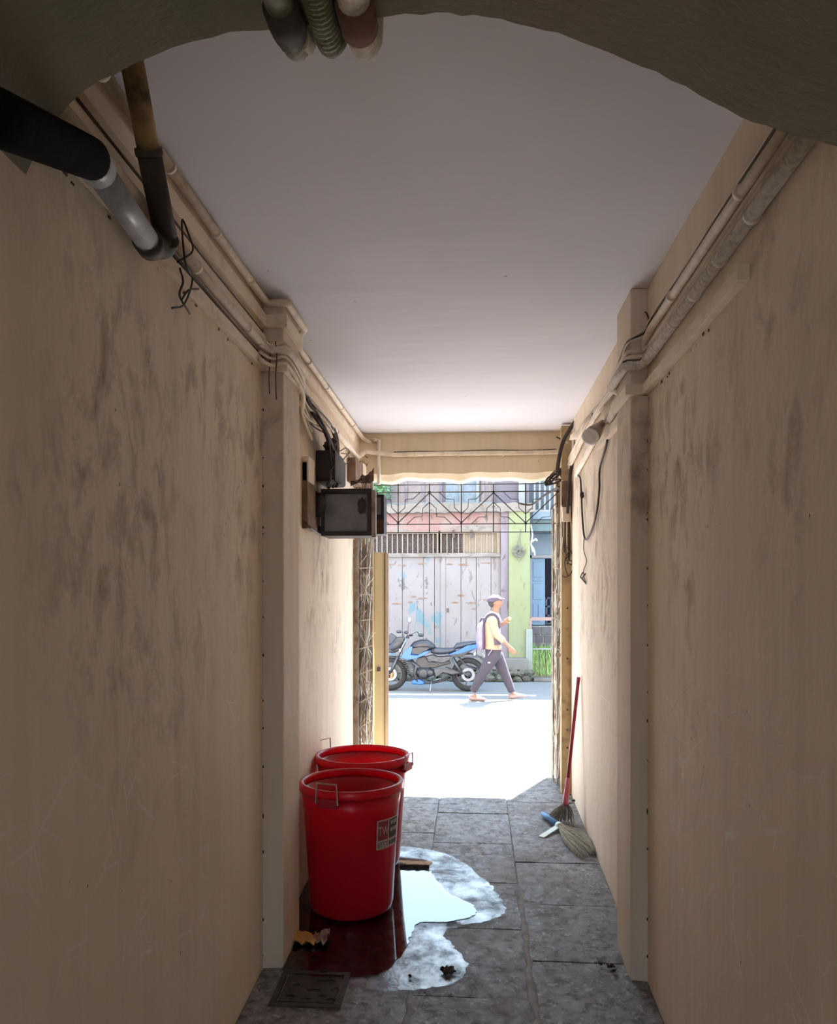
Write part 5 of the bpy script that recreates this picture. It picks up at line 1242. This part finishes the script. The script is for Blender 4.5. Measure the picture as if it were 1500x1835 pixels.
# leafy branch above the shop at the ledge
def leaf_mat():
    t = NT('green_leaves'); t.color(t.mix(t.ramp(t.noise(7, 3), 0.35, 0.65), (0.06, 0.17, 0.07), (0.11, 0.22, 0.10))); t.rough(0.55); return t.m  # two leaf greens mixed by noise
M['leaf'] = leaf_mat()
pl = empty('potted_shrub', P(683, 903, YS-0.05)); tag(pl, 'bright green leafy shrub growing on the shop ledge', 'shrub')
q = P(683, 902, YS-0.05)
MB().tube(catmull([q, q+Vector((0.02,0,0.15)), q+Vector((-0.03,0,0.3))], 4), 0.015, 6).build('stem', M['wood_old'], pl)
mb = MB(); rnd = random.Random(15)
for k in range(420):
    c = q+Vector((rnd.gauss(0,0.11), rnd.gauss(0,0.09), 0.34+rnd.gauss(0,0.13))); a = Vector((rnd.uniform(-1,1), rnd.uniform(-1,1), rnd.uniform(-0.5,0.5))).normalized(); b = a.orthogonal().normalized()
    mb.add([c-a*0.04, c+b*0.018, c+a*0.04, c-b*0.018], [(0,1,2,3)])
tag(mb.build('foliage', M['leaf'], pl), kind='stuff')
# ================================================================ motorcycle
YM = 13.86
def B(u, v, dy=0.0): return P(680+u/7.5, 1090+v/7.5, YM+dy) - Vector((0,0,0))
def Bp(pts, dy=0.0):   # points drawn on the bike's mid plane, then set off sideways in metres
    return [B(u, v) + Vector((0, dy, 0)) for u, v in pts]
M['tyre'] = worn('tyre_rubber', (0.0099, 0.0099, 0.0126), (0.0203, 0.0189, 0.0207), 20, 0.4, 0.7, 0.85)
M['bikeblack'] = worn('bike_black_paint', (0.0135, 0.0144, 0.0203), (0.0203, 0.0203, 0.0270), 8, 0.4, 0.7, 0.35, bump=0)
M['bikeblue'] = flat('bike_blue_paint', (0.0100, 0.0800, 0.3100), 0.3)
M['bikegrey'] = worn('bike_grey_metal', (0.0585, 0.0608, 0.0720), (0.0360, 0.0360, 0.0428), 14, 0.4, 0.7, 0.45, 0.5, 0)
M['chrome'] = flat('fork_steel', (0.1890, 0.1980, 0.2250), 0.3, 0.8)
M['seatvinyl'] = worn('seat_vinyl', (0.0250, 0.0275, 0.0425), (0.0350, 0.0375, 0.0500), 14, 0.4, 0.7, 0.55, bump=0.1)
M['orange'] = flat('amber_reflector', (0.3750, 0.1100, 0.0250), 0.3)
M['lens'] = flat('lamp_lens', (0.3750, 0.3850, 0.4100), 0.2)
wr_, wf = B(1193, 0), B(147, 0)
RW = 0.302
bk = empty('motorcycle', ((wr_.x+wf.x)/2, YM, 0)); tag(bk, 'blue and black motorcycle parked in front of the shop shutters', 'motorcycle')
def wheel(cx_, nm, tw):
    c = Vector((cx_, YM, RW)); T = []
    n = 14
    prof = []
    for k in range(n+1):
        a = 2*math.pi*k/n; prof.append((RW-0.052+0.052*math.cos(a), tw*math.sin(a)))
    w = MB().lathe(prof, c, 40, 'Y').build(nm, M['tyre'], bk, smooth=True)
    MB().lathe([(RW-0.105,-0.03),(RW-0.092,-0.034),(RW-0.085,-0.02),(RW-0.085,0.02),(RW-0.092,0.034),(RW-0.105,0.03),(RW-0.105,-0.03)], c, 36, 'Y').build('rim', M['bikegrey'], w, smooth=True)
    MB().lathe([(0.001,-0.05),(0.045,-0.05),(0.05,-0.03),(0.05,0.03),(0.045,0.05),(0.001,0.05)], c, 20, 'Y').build('hub', M['bikegrey'], w, smooth=True)
    MB().lathe([(0.07,-0.058),(0.12,-0.058),(0.12,-0.052),(0.07,-0.052),(0.07,-0.058)], c, 24, 'Y').build('brake_disc', M['chrome'], w)
    for k in range(6):
        a = 2*math.pi*k/6+0.3
        d = Vector((math.cos(a), 0, math.sin(a)))
        MB().bar(c+d*0.04, c+d*(RW-0.095), 0.022, 0.022, (0,1,0)).build('spoke', M['bikegrey'], w)
    return c
cF = wheel(wf.x, 'front_wheel', 0.045); cR = wheel(wr_.x, 'rear_wheel', 0.06)
def slab(pts, half, nm, mat, bevel=0.02, parent=None, dy=0.0):
    q = Bp(pts, -half+dy); mb = MB(); mb.prism(q, (0, 2*half, 0)); return mb.build(nm, M[mat], parent or bk, smooth=False, bevel=bevel, seg=3)
def blob(pts, ra, rb, nm, mat, parent=None, dy=0.0, sub=0):
    return MB().limb(Bp(pts, dy), ra, rb, n=14).build(nm, M[mat], parent or bk, smooth=True)
# fork
fk = empty('x', (0,0,0)); bpy.data.objects.remove(fk)
for dy in (-0.085, 0.085):
    MB().tube([B(368, 400)+Vector((0,dy,0)), B(225, 700)+Vector((0,dy,0))], 0.017, 10).build('fork_tube', M['chrome'], bk, smooth=True)
    MB().tube([B(250, 650)+Vector((0,dy,0)), cF+Vector((0,dy,0))], 0.026, 10).build('fork_slider', M['bikegrey'], bk, smooth=True)
MB().tube([cF+Vector((0,-0.10,0)), cF+Vector((0,0.10,0))], 0.012, 8).build('front_axle', M['chrome'], bk)
slab([(165,860),(195,850),(185,930),(150,940)], 0.006, 'fork_reflector', 'orange', 0.003, dy=-0.118)
# front mudguard
mb = MB(); vs = []
for k in range(13):
    a = math.radians(5+150*k/12); r = RW+0.025
    p0 = cF+Vector((r*math.cos(a), 0, r*math.sin(a))); vs += [p0+Vector((-0.0*math.cos(a),-0.06,-0.03)), p0, p0+Vector((0,0.06,-0.03)), p0-Vector((math.cos(a)*0.012, 0, math.sin(a)*0.012))]
mb.add(vs, [(k*4+j, (k+1)*4+j, (k+1)*4+(j+1)%4, k*4+(j+1)%4) for k in range(12) for j in range(4)]); mb.build('front_mudguard', M['bikeblack'], bk, smooth=True)
# headlamp fairing and screen
blob([(118,585),(170,545),(230,490),(290,450),(345,440)], [0.02,0.09,0.115,0.10,0.05], [0.05,0.12,0.13,0.11,0.05], 'fairing', 'bikeblack')
slab([(118,590),(150,500),(235,385),(330,380),(345,430),(300,500),(270,570),(180,598)], 0.10, 'headlamp_cowl', 'bikeblack', 0.03)
slab([(122,490),(130,370),(150,330),(235,385),(180,470)], 0.07, 'windscreen', 'seatvinyl', 0.015)
MB().ball(B(285, 560)+Vector((0,-0.12,0)), 0.026, 10, 8, (0.8,0.7,1.2)).build('indicator', M['lens'], bk, smooth=True)
MB().ball(B(285, 560)+Vector((0,0.12,0)), 0.026, 10, 8, (0.8,0.7,1.2)).build('indicator', M['lens'], bk, smooth=True)
# handlebar, grips, mirrors
hb0 = B(365, 415)
MB().tube(catmull([hb0+Vector((0.06,-0.36,0.05)), hb0+Vector((0.02,-0.22,0.055)), hb0+Vector((0,0,0.03)), hb0+Vector((0.02,0.22,0.055)), hb0+Vector((0.06,0.36,0.05))], 5), 0.012, 8).build('handlebar', M['bikeblack'], bk, smooth=True)
for s_ in (-1, 1):
    MB().tube([hb0+Vector((0.04,0.26*s_,0.055)), hb0+Vector((0.065,0.37*s_,0.05))], 0.019, 8).build('grip', M['tyre'], bk, smooth=True)
    MB().tube([hb0+Vector((-0.03,0.22*s_,0.05)), hb0+Vector((-0.02,0.36*s_,0.03))], 0.006, 6).build('lever', M['chrome'], bk)
g0 = B(395, 330); mk = B(418, 155)
mr = MB().tube(catmull([hb0+Vector((0.03,-0.2,0.06)), B(395, 290)+Vector((0,-0.2,0)), B(408, 200)+Vector((0,-0.22,0))], 4), 0.006, 6).build('mirror', M['bikeblack'], bk, smooth=True)
MB().ball(mk+Vector((0,-0.22,0)), 0.055, 12, 8, (0.62, 0.4, 1.05)).build('mirror_head', M['chrome'], mr, smooth=True)
mr = MB().tube(catmull([hb0+Vector((0.05,0.2,0.06)), B(490, 325)+Vector((0,0.2,0)), B(520, 360)+Vector((0,0.22,0))], 4), 0.006, 6).build('mirror', M['bikeblack'], bk, smooth=True)
MB().ball(B(548, 368)+Vector((0,0.22,0)), 0.055, 12, 8, (1.0, 0.4, 0.6)).build('mirror_head', M['seatvinyl'], mr, smooth=True)
MB().ball(B(262, 315), 0.04, 10, 8, (1.3, 1.0, 0.7)).build('instrument_pod', M['seatvinyl'], bk, smooth=True)
MB().ball(B(360, 325), 0.035, 10, 8, (1.2, 1.0, 0.8)).build('instrument_pod', M['bikeblack'], bk, smooth=True)
# tank, shrouds, seats, tail
blob([(430,540),(480,510),(560,495),(640,495),(710,515),(755,525)], [0.05,0.085,0.105,0.10,0.065,0.02], [0.09,0.125,0.14,0.13,0.09,0.05], 'fuel_tank', 'bikeblack')
blob([(480,470),(560,455),(640,450),(700,465)], [0.02,0.035,0.035,0.02], [0.06,0.10,0.10,0.06], 'tank_top', 'seatvinyl')
for s_ in (-1, 1):
    slab([(345,565),(440,500),(455,520),(430,620),(520,625),(610,575),(690,560),(640,610),(520,660),(400,685),(300,655)], 0.016, 'tank_shroud', 'bikeblue', 0.008, dy=0.145*s_)
    slab([(450,530),(560,515),(690,520),(640,560),(520,600),(440,600)], 0.012, 'tank_decal_panel', 'bikeblack', 0.006, dy=0.152*s_)
    MB().box(B(640,0).x, B(670,0).x, YM+0.158*s_-0.003, YM+0.158*s_+0.003, B(0,600).z, B(0,575).z).build('decal', M['bikegrey'], bk)
    slab([(620,650),(720,622),(780,650),(965,640),(945,690),(850,728),(700,700)], 0.015, 'side_panel', 'bikegrey', 0.01, dy=0.12*s_)
    slab([(915,622),(1050,565),(1180,495),(1335,478),(1295,540),(1105,640)], 0.012, 'tail_panel', 'bikeblue', 0.008, dy=0.105*s_)
    slab([(930,620),(1100,600),(1290,530),(1110,645),(1000,650)], 0.010, 'tail_trim', 'bikeblack', 0.006, dy=0.118*s_)
    MB().tube([B(985, 670)+Vector((0,0.12*s_,0)), B(1110, 880)+Vector((0,0.12*s_,0))], 0.024, 10).build('shock_absorber', M['bikegrey'], bk, smooth=True)
    MB().bar(B(880, 800)+Vector((0,0.09*s_,0)), cR+Vector((0,0.09*s_,0)), 0.03, 0.04, (0,1,0)).build('swingarm', M['bikegrey'], bk)
    MB().tube([B(1060, 650)+Vector((0,0.10*s_,0)), B(1170, 770)+Vector((0,0.10*s_,0)), B(1330, 820)+Vector((0,0.10*s_,0))], 0.010, 8).build('sub_frame', M['bikegrey'], bk, smooth=True)
    MB().ball(B(1280, 610)+Vector((0,0.13*s_,0)), 0.026, 10, 8, (0.8,0.7,1.1)).build('rear_indicator', M['lens'], bk, smooth=True)
blob([(690,575),(760,572),(860,575),(960,565),(1020,545)], [0.035,0.065,0.06,0.05,0.03], [0.08,0.12,0.13,0.13,0.12], 'rider_seat', 'seatvinyl')
blob([(1010,540),(1050,505),(1150,485),(1260,465),(1340,452)], [0.025,0.055,0.05,0.035,0.012], [0.10,0.115,0.11,0.09,0.06], 'pillion_seat', 'seatvinyl')
# rear mudguard
mb = MB(); vs = []
for k in range(12):
    a = math.radians(15+95*k/11); r = RW+0.07
    p0 = cR+Vector((r*math.cos(a), 0, r*math.sin(a))); vs += [p0+Vector((0,-0.085,-0.02)), p0+Vector((0,0.085,-0.02)), p0+Vector((0,0.06,0.012)), p0+Vector((0,-0.06,0.012))]
mb.add(vs, [(k*4+j, (k+1)*4+j, (k+1)*4+(j+1)%4, k*4+(j+1)%4) for k in range(11) for j in range(4)]); mb.build('rear_mudguard', M['bikegrey'], bk, smooth=True)
slab([(1370,590),(1410,610),(1430,680),(1390,660)], 0.07, 'tail_lamp_bracket', 'chrome', 0.01)
# engine
blob([(380,700),(420,760),(440,850),(470,910)], [0.08,0.095,0.10,0.07], [0.10,0.11,0.12,0.12], 'cylinder', 'bikegrey')
for k in range(7):
    q = B(330+k*12, 720+k*26); MB().obox(q+Vector((0.06,0,0)), (0.085,0,-0.02), (0,0.13,0), (0.001,0,0.004)).build('cooling_fin', M['bikegrey'], bk)
blob([(490,850),(560,860),(650,862),(740,860)], [0.06,0.10,0.10,0.05], [0.12,0.14,0.15,0.13], 'crankcase', 'bikegrey')
for c_, r_ in (((595, 870), 0.085), ((690, 860), 0.055)):
    q = B(*c_)+Vector((0,-0.155,0)); MB().lathe([(0.001,-0.012),(r_*0.7,-0.014),(r_,-0.004),(r_,0.03)], q, 20, 'Y').build('engine_cover', M['bikeblack'], bk, smooth=True)
slab([(520,660),(620,640),(660,720),(940,700),(960,740),(740,800),(560,800),(490,740)], 0.06, 'frame', 'bikeblack', 0.015)
slab([(740,810),(850,800),(1000,830),(1100,860),(980,880),(860,850),(760,920)], 0.02, 'foot_peg_plate', 'bikegrey', 0.008, dy=-0.13)
MB().tube(catmull([B(440,720)+Vector((0,-0.10,0)), B(500,770)+Vector((0,-0.13,0)), B(485,880)+Vector((0,-0.13,0)), B(540,990)+Vector((0,-0.08,0)), B(760,1000)+Vector((0,0.05,0)), B(950,940)+Vector((0,0.14,0))], 5), 0.018, 8).build('exhaust_pipe', M['bikegrey'], bk, smooth=True)
blob([(900,870),(960,885),(1100,905),(1230,925),(1250,928)], [0.03,0.05,0.055,0.055,0.02], [0.03,0.05,0.055,0.055,0.02], 'silencer', 'bikeblack', dy=0.17)
slab([(430,985),(470,950),(545,945),(615,985),(590,1022),(455,1015)], 0.11, 'belly_pan', 'bikeblue', 0.02)
slab([(450,950),(500,895),(545,945)], 0.09, 'belly_bracket', 'bikeblack', 0.01)
MB().tube([B(712,930)+Vector((0,-0.10,0)), B(684,1138)+Vector((0,-0.26,0))], 0.011, 8).build('side_stand', M['chrome'], bk, smooth=True)
MB().tube([B(720,970)+Vector((0,-0.12,0)), B(830,930)+Vector((0,-0.13,0))], 0.009, 8).build('gear_lever', M['chrome'], bk, smooth=True)
MB().tube([B(830,900)+Vector((0,-0.12,0)), B(835,905)+Vector((0,-0.26,0))], 0.014, 8).build('foot_peg', M['tyre'], bk, smooth=True)
MB().tube([B(1150,860)+Vector((0,-0.11,0)), B(900,830)+Vector((0,-0.11,0))], 0.006, 6).build('chain_guard', M['bikegrey'], bk)

# ================================================================ the walking man
YW = 12.66
def H(u, v, dy=0.0): return P(820+u*140/1223, 1060+v*210/1835, YW) + Vector((0, dy, 0))
M['skin'] = worn('skin', (0.1584, 0.0720, 0.0468), (0.1368, 0.0612, 0.0396), 20, 0.4, 0.7, 0.6, bump=0)
M['sweat'] = worn('peach_sweatshirt', (0.2880, 0.1584, 0.1080), (0.2664, 0.1440, 0.0972), 10, 0.4, 0.7, 0.9, bump=0.1)
M['sweatwhite'] = flat('white_yoke', (0.2952, 0.2664, 0.2376), 0.9)
M['sweatdark'] = flat('dark_side_panel', (0.0576, 0.0396, 0.0576), 0.9)
M['trouser'] = worn('dark_trousers', (0.0225, 0.0175, 0.0275), (0.0300, 0.0225, 0.0350), 12, 0.4, 0.7, 0.85, bump=0.1)
M['cap'] = worn('dark_cap', (0.0375, 0.0275, 0.0500), (0.0500, 0.0400, 0.0650), 14, 0.4, 0.7, 0.85, bump=0)
M['shoe'] = flat('tan_shoes', (0.1620, 0.1080, 0.1008), 0.8)
M['pack'] = worn('grey_purple_pack', (0.1512, 0.1296, 0.1800), (0.1080, 0.0900, 0.1368), 9, 0.4, 0.65, 0.9, bump=0.1)
M['packdark'] = flat('dark_strap', (0.035, 0.025, 0.05), 0.9)
M['hair'] = flat('black_hair', (0.02, 0.015, 0.015), 0.8)
M['food'] = flat('pale_yellow_snack', (0.2880, 0.2376, 0.1152), 0.6)
foot_z = 0.0
man = empty('person', (H(600, 1640).x, YW, 0)); tag(man, 'person walking in cap, peach sweatshirt and dark trousers with a backpack', 'person')
sh, hip = (540, 400), (570, 960)
RY, LY = -0.17, 0.17        # his near and far shoulder offsets (facing along the street)
bd = MB()
# trunk and neck (skin under the clothes)
bd.limb([H(565,1000), H(550,850), H(545,650), H(560,450), H(580,350)], [0.10,0.10,0.11,0.11,0.06], [0.14,0.14,0.15,0.16,0.09])
bd.limb([H(580,380), H(592,300), H(600,240)], [0.062,0.055,0.055], [0.062,0.055,0.055])
# head: skull, face, jaw, nose, ear
hc = H(588, 165)
bd.ball(hc, 0.098, 16, 12, (1.0, 0.78, 1.08))
bd.limb([H(600,110), H(630,170), H(632,215), H(640,255)], [0.075,0.085,0.07,0.035], [0.062,0.068,0.058,0.035])
bd.limb([H(585,235), H(620,258), H(655,262)], [0.04,0.04,0.025], [0.05,0.05,0.03])
bd.limb([H(680,165), H(694,198), H(684,206)], [0.008,0.016,0.012], [0.012,0.018,0.014])
bd.limb([H(672,222), H(680,228), H(670,240)], [0.012,0.013,0.012], [0.025,0.026,0.024])
for s_ in (-1, 1): bd.ball(H(582,178)+Vector((0,0.078*s_,0)), 0.028, 8, 6, (0.7,0.4,1.15))
def arm(S_, E_, W_, K_, s_, curl):
    bd.limb([S_, S_.lerp(E_, 0.5), E_], [0.05,0.045,0.04], [0.05,0.045,0.04])
    bd.limb([E_, E_.lerp(W_, 0.35), W_], [0.042,0.04,0.027], [0.042,0.04,0.025])
    d = (K_-W_).normalized(); up = Vector((0,1,0)); o_ = d.cross(up).normalized()
    bd.limb([W_, W_.lerp(K_, 0.5), K_], [0.028,0.038,0.036], [0.022,0.022,0.018])
    for k, (off, L) in enumerate(((-0.027, 0.068), (-0.009, 0.078), (0.009, 0.073), (0.027, 0.058))):
        b0 = K_+o_*off; b1 = b0+d*L*0.5; b2 = b1+(d*(1-curl)+up*s_*curl*0.7-o_*curl*0.4).normalized()*L*0.55
        bd.tube([b0-d*0.02, b0, b1, b2], [0.009,0.0095,0.009,0.007], 7)
    t0 = W_.lerp(K_, 0.35)-o_*0.03; t1 = t0+(d*0.8-o_*0.7).normalized()*0.035; t2 = t1+d*0.03
    bd.tube([t0+o_*0.015, t0, t1, t2], [0.012,0.012,0.010,0.008], 7)
S1, E1, W1, K1 = H(535,420,RY), H(600,660,RY-0.05), H(800,850,RY-0.04), H(855,915,RY-0.03)
arm(S1, E1, W1, K1, 1, 0.35)
S2, E2, W2, K2 = H(560,420,LY), H(600,580,LY+0.05), H(735,490,LY), H(780,455,LY)
arm(S2, E2, W2, K2, -1, 0.55)
# legs and feet (under the trousers)
HR, KR, AR = H(555,1000,-0.085), H(390,1270,-0.09), H(235,1560,-0.09)
HL, KL, AL = H(610,1000,0.085), H(740,1290,0.09), H(860,1590,0.09)
zsh = lambda p, z: Vector((p.x, p.y, z))
for h_, k_, a_ in ((HR,KR,AR), (HL,KL,AL)):
    bd.limb([h_, h_.lerp(k_,0.5), k_], [0.085,0.075,0.055], [0.085,0.075,0.055]); bd.limb([k_, k_.lerp(a_,0.35), a_], [0.055,0.055,0.036], [0.055,0.055,0.036])
tR, tL = H(340,1690,-0.09), H(1020,1640,0.09)
bd.limb([zsh(AR,0.10), zsh(AR.lerp(tR,0.4),0.07), zsh(tR,0.035)], [0.045,0.042,0.018], [0.038,0.045,0.035]); bd.limb([zsh(AL,0.10), zsh(AL.lerp(tL,0.4),0.08), zsh(tL,0.07)], [0.045,0.042,0.018], [0.038,0.045,0.035])
body = bd.build('body', M['skin'], man, remesh=0.0075)
# eyes, hair
for s_ in (-1, 1): MB().ball(H(672,160)+Vector((-0.012,0.035*s_,0)), 0.011, 8, 6).build('eye', M['hair'], body)
mb = MB(); mb.ball(H(560,165), 0.092, 14, 10, (0.95,0.86,1.0)); mb.v = [v for v in mb.v]; mb.build('hair', M['hair'], body, smooth=True)
# cap
mb = MB(); c = H(580,135)
for_prof = []
vs = []; n = 20; m = 8
for i in range(m+1):
    t = math.pi/2*i/m
    for k in range(n):
        a = 2*math.pi*k/n; vs.append(c+Vector((0.122*math.cos(t)*math.cos(a)-0.004, 0.098*math.cos(t)*math.sin(a), 0.092*math.sin(t)-0.028*(1-i/m)*(1 if math.cos(a) < 0.2 else 0))))
mb.add(vs, [(i*n+k, i*n+(k+1)%n, (i+1)*n+(k+1)%n, (i+1)*n+k) for i in range(m) for k in range(n)] + [tuple(range(n))[::-1]])
cp = mb.build('cap', M['cap'], man, smooth=True)
MB().limb([H(640,125), H(690,118), H(738,108)], [0.010,0.008,0.006], [0.085,0.08,0.05]).build('peak', M['cap'], cp, smooth=True)
# sweatshirt
sw_ = MB()
sw_.limb([H(552,890), H(552,860), H(545,780), H(535,650), H(535,520), H(545,430), H(565,370), H(585,330)], [0.135,0.140,0.135,0.135,0.135,0.125,0.10,0.062], [0.175,0.18,0.178,0.185,0.195,0.19,0.14,0.075])
def sleeve(S_, E_, W_):
    sw_.limb([S_+Vector((0.01,0,0.03)), S_, S_.lerp(E_,0.5), E_], [0.05,0.078,0.068,0.06], [0.05,0.075,0.066,0.06]); sw_.limb([E_-(W_-E_).normalized()*0.02, E_, E_.lerp(W_,0.30), E_.lerp(W_,0.58)], [0.04,0.061,0.056,0.047], [0.04,0.061,0.056,0.047])
sleeve(S1, E1, W1); sleeve(S2, E2, E2.lerp(W2, 0.5))
swo = sw_.build('sweatshirt', M['sweat'], man, remesh=0.009)
MB().limb([H(550,900), H(552,860)], [0.144,0.146], [0.184,0.186], n=24).build('hem_band', M['sweat'], swo, smooth=True)
mb = MB(); mb.limb([H(555,470), H(552,430), H(568,372), H(588,326)], [0.142,0.136,0.110,0.068], [0.208,0.205,0.155,0.082], n=24); mb.build('white_yoke', M['sweatwhite'], swo, smooth=True)
mb = MB(); mb.limb([H(600,830), H(592,700), H(590,560)], [0.085,0.09,0.08], [0.186,0.190,0.19], n=20); mb.build('side_panel', M['sweatdark'], swo, smooth=True)
# trousers
tr_ = MB()
tr_.limb([H(560,1060), H(560,980), H(555,900), H(553,870)], [0.12,0.13,0.125,0.12], [0.16,0.168,0.165,0.16])
for h_, k_, a_ in ((HR,KR,AR), (HL,KL,AL)):
    tr_.limb([h_+Vector((0,0,0.05)), h_, h_.lerp(k_,0.5), k_], [0.09,0.112,0.098,0.078], [0.085,0.10,0.092,0.078]); tr_.limb([k_-(a_-k_)*0.08, k_, k_.lerp(a_,0.4), k_.lerp(a_,0.97)], [0.06,0.079,0.074,0.056], [0.06,0.079,0.074,0.056])
tro = tr_.build('trousers', M['trouser'], man, remesh=0.009)
q = H(490,1098,-0.185); MB().obox(q, (0.020,0,0), (0,0.004,0), (0,0,0.010)).build('logo_patch', M['sweatwhite'], tro)
MB().bar(H(535,900,-0.172), H(475,990,-0.172), 0.012, 0.028, (0,1,0)).build('pocket_stripe', M['pack'], tro)
# shoes
for a_, t_, z in ((AR, tR, 0.0), (AL, tL, 0.012)):
    heel = Vector((a_.x-0.06, a_.y, z))
    lift = 0.0 if z == 0 else 0.03
    mb = MB(); mb.limb([heel+Vector((0,0,0.045)), heel+Vector((0.05,0,0.05)), heel+Vector((0.15,0,0.045+lift*0.6)), heel+Vector((0.25,0,0.03+lift)), heel+Vector((0.275,0,0.026+lift))], [0.038,0.046,0.04,0.026,0.012], [0.036,0.043,0.05,0.045,0.02])
    mb.build('shoe', M['shoe'], man, smooth=True)
# backpack and the snack in his hand: things he carries
bpk = empty('backpack', H(370,920)); tag(bpk, 'grey-purple backpack on the walking person', 'backpack')
MB().limb([H(365,905), H(362,800), H(362,680), H(368,560), H(385,480)], [0.055,0.075,0.08,0.07,0.03], [0.12,0.14,0.14,0.13,0.09], n=16).build('sack', M['pack'], bpk, smooth=True)
MB().limb([H(408,900), H(404,760), H(405,600), H(415,470)], [0.03,0.035,0.035,0.03], [0.13,0.145,0.145,0.12], n=16).build('back_panel', M['packdark'], bpk, smooth=True)
MB().tube(catmull([H(350,490), H(370,430), H(405,420), H(412,470)], 5), 0.012, 8).build('grab_loop', M['packdark'], bpk, smooth=True)
for s_ in (-1, 1):
    MB().tube(catmull([H(410,480,0.11*s_), H(470,375,0.15*s_), H(570,355,0.17*s_), H(640,440,0.175*s_), H(650,560,0.17*s_)], 6), 0.020, 8).build('strap', M['packdark'], bpk, smooth=True)
o = MB().ball(H(820,432,LY-0.02), 0.032, 12, 8, (0.9,0.7,1.1)).build('snack', M['food'], smooth=True); tag(o, 'pale yellow snack held in the raised hand of the person', 'food')
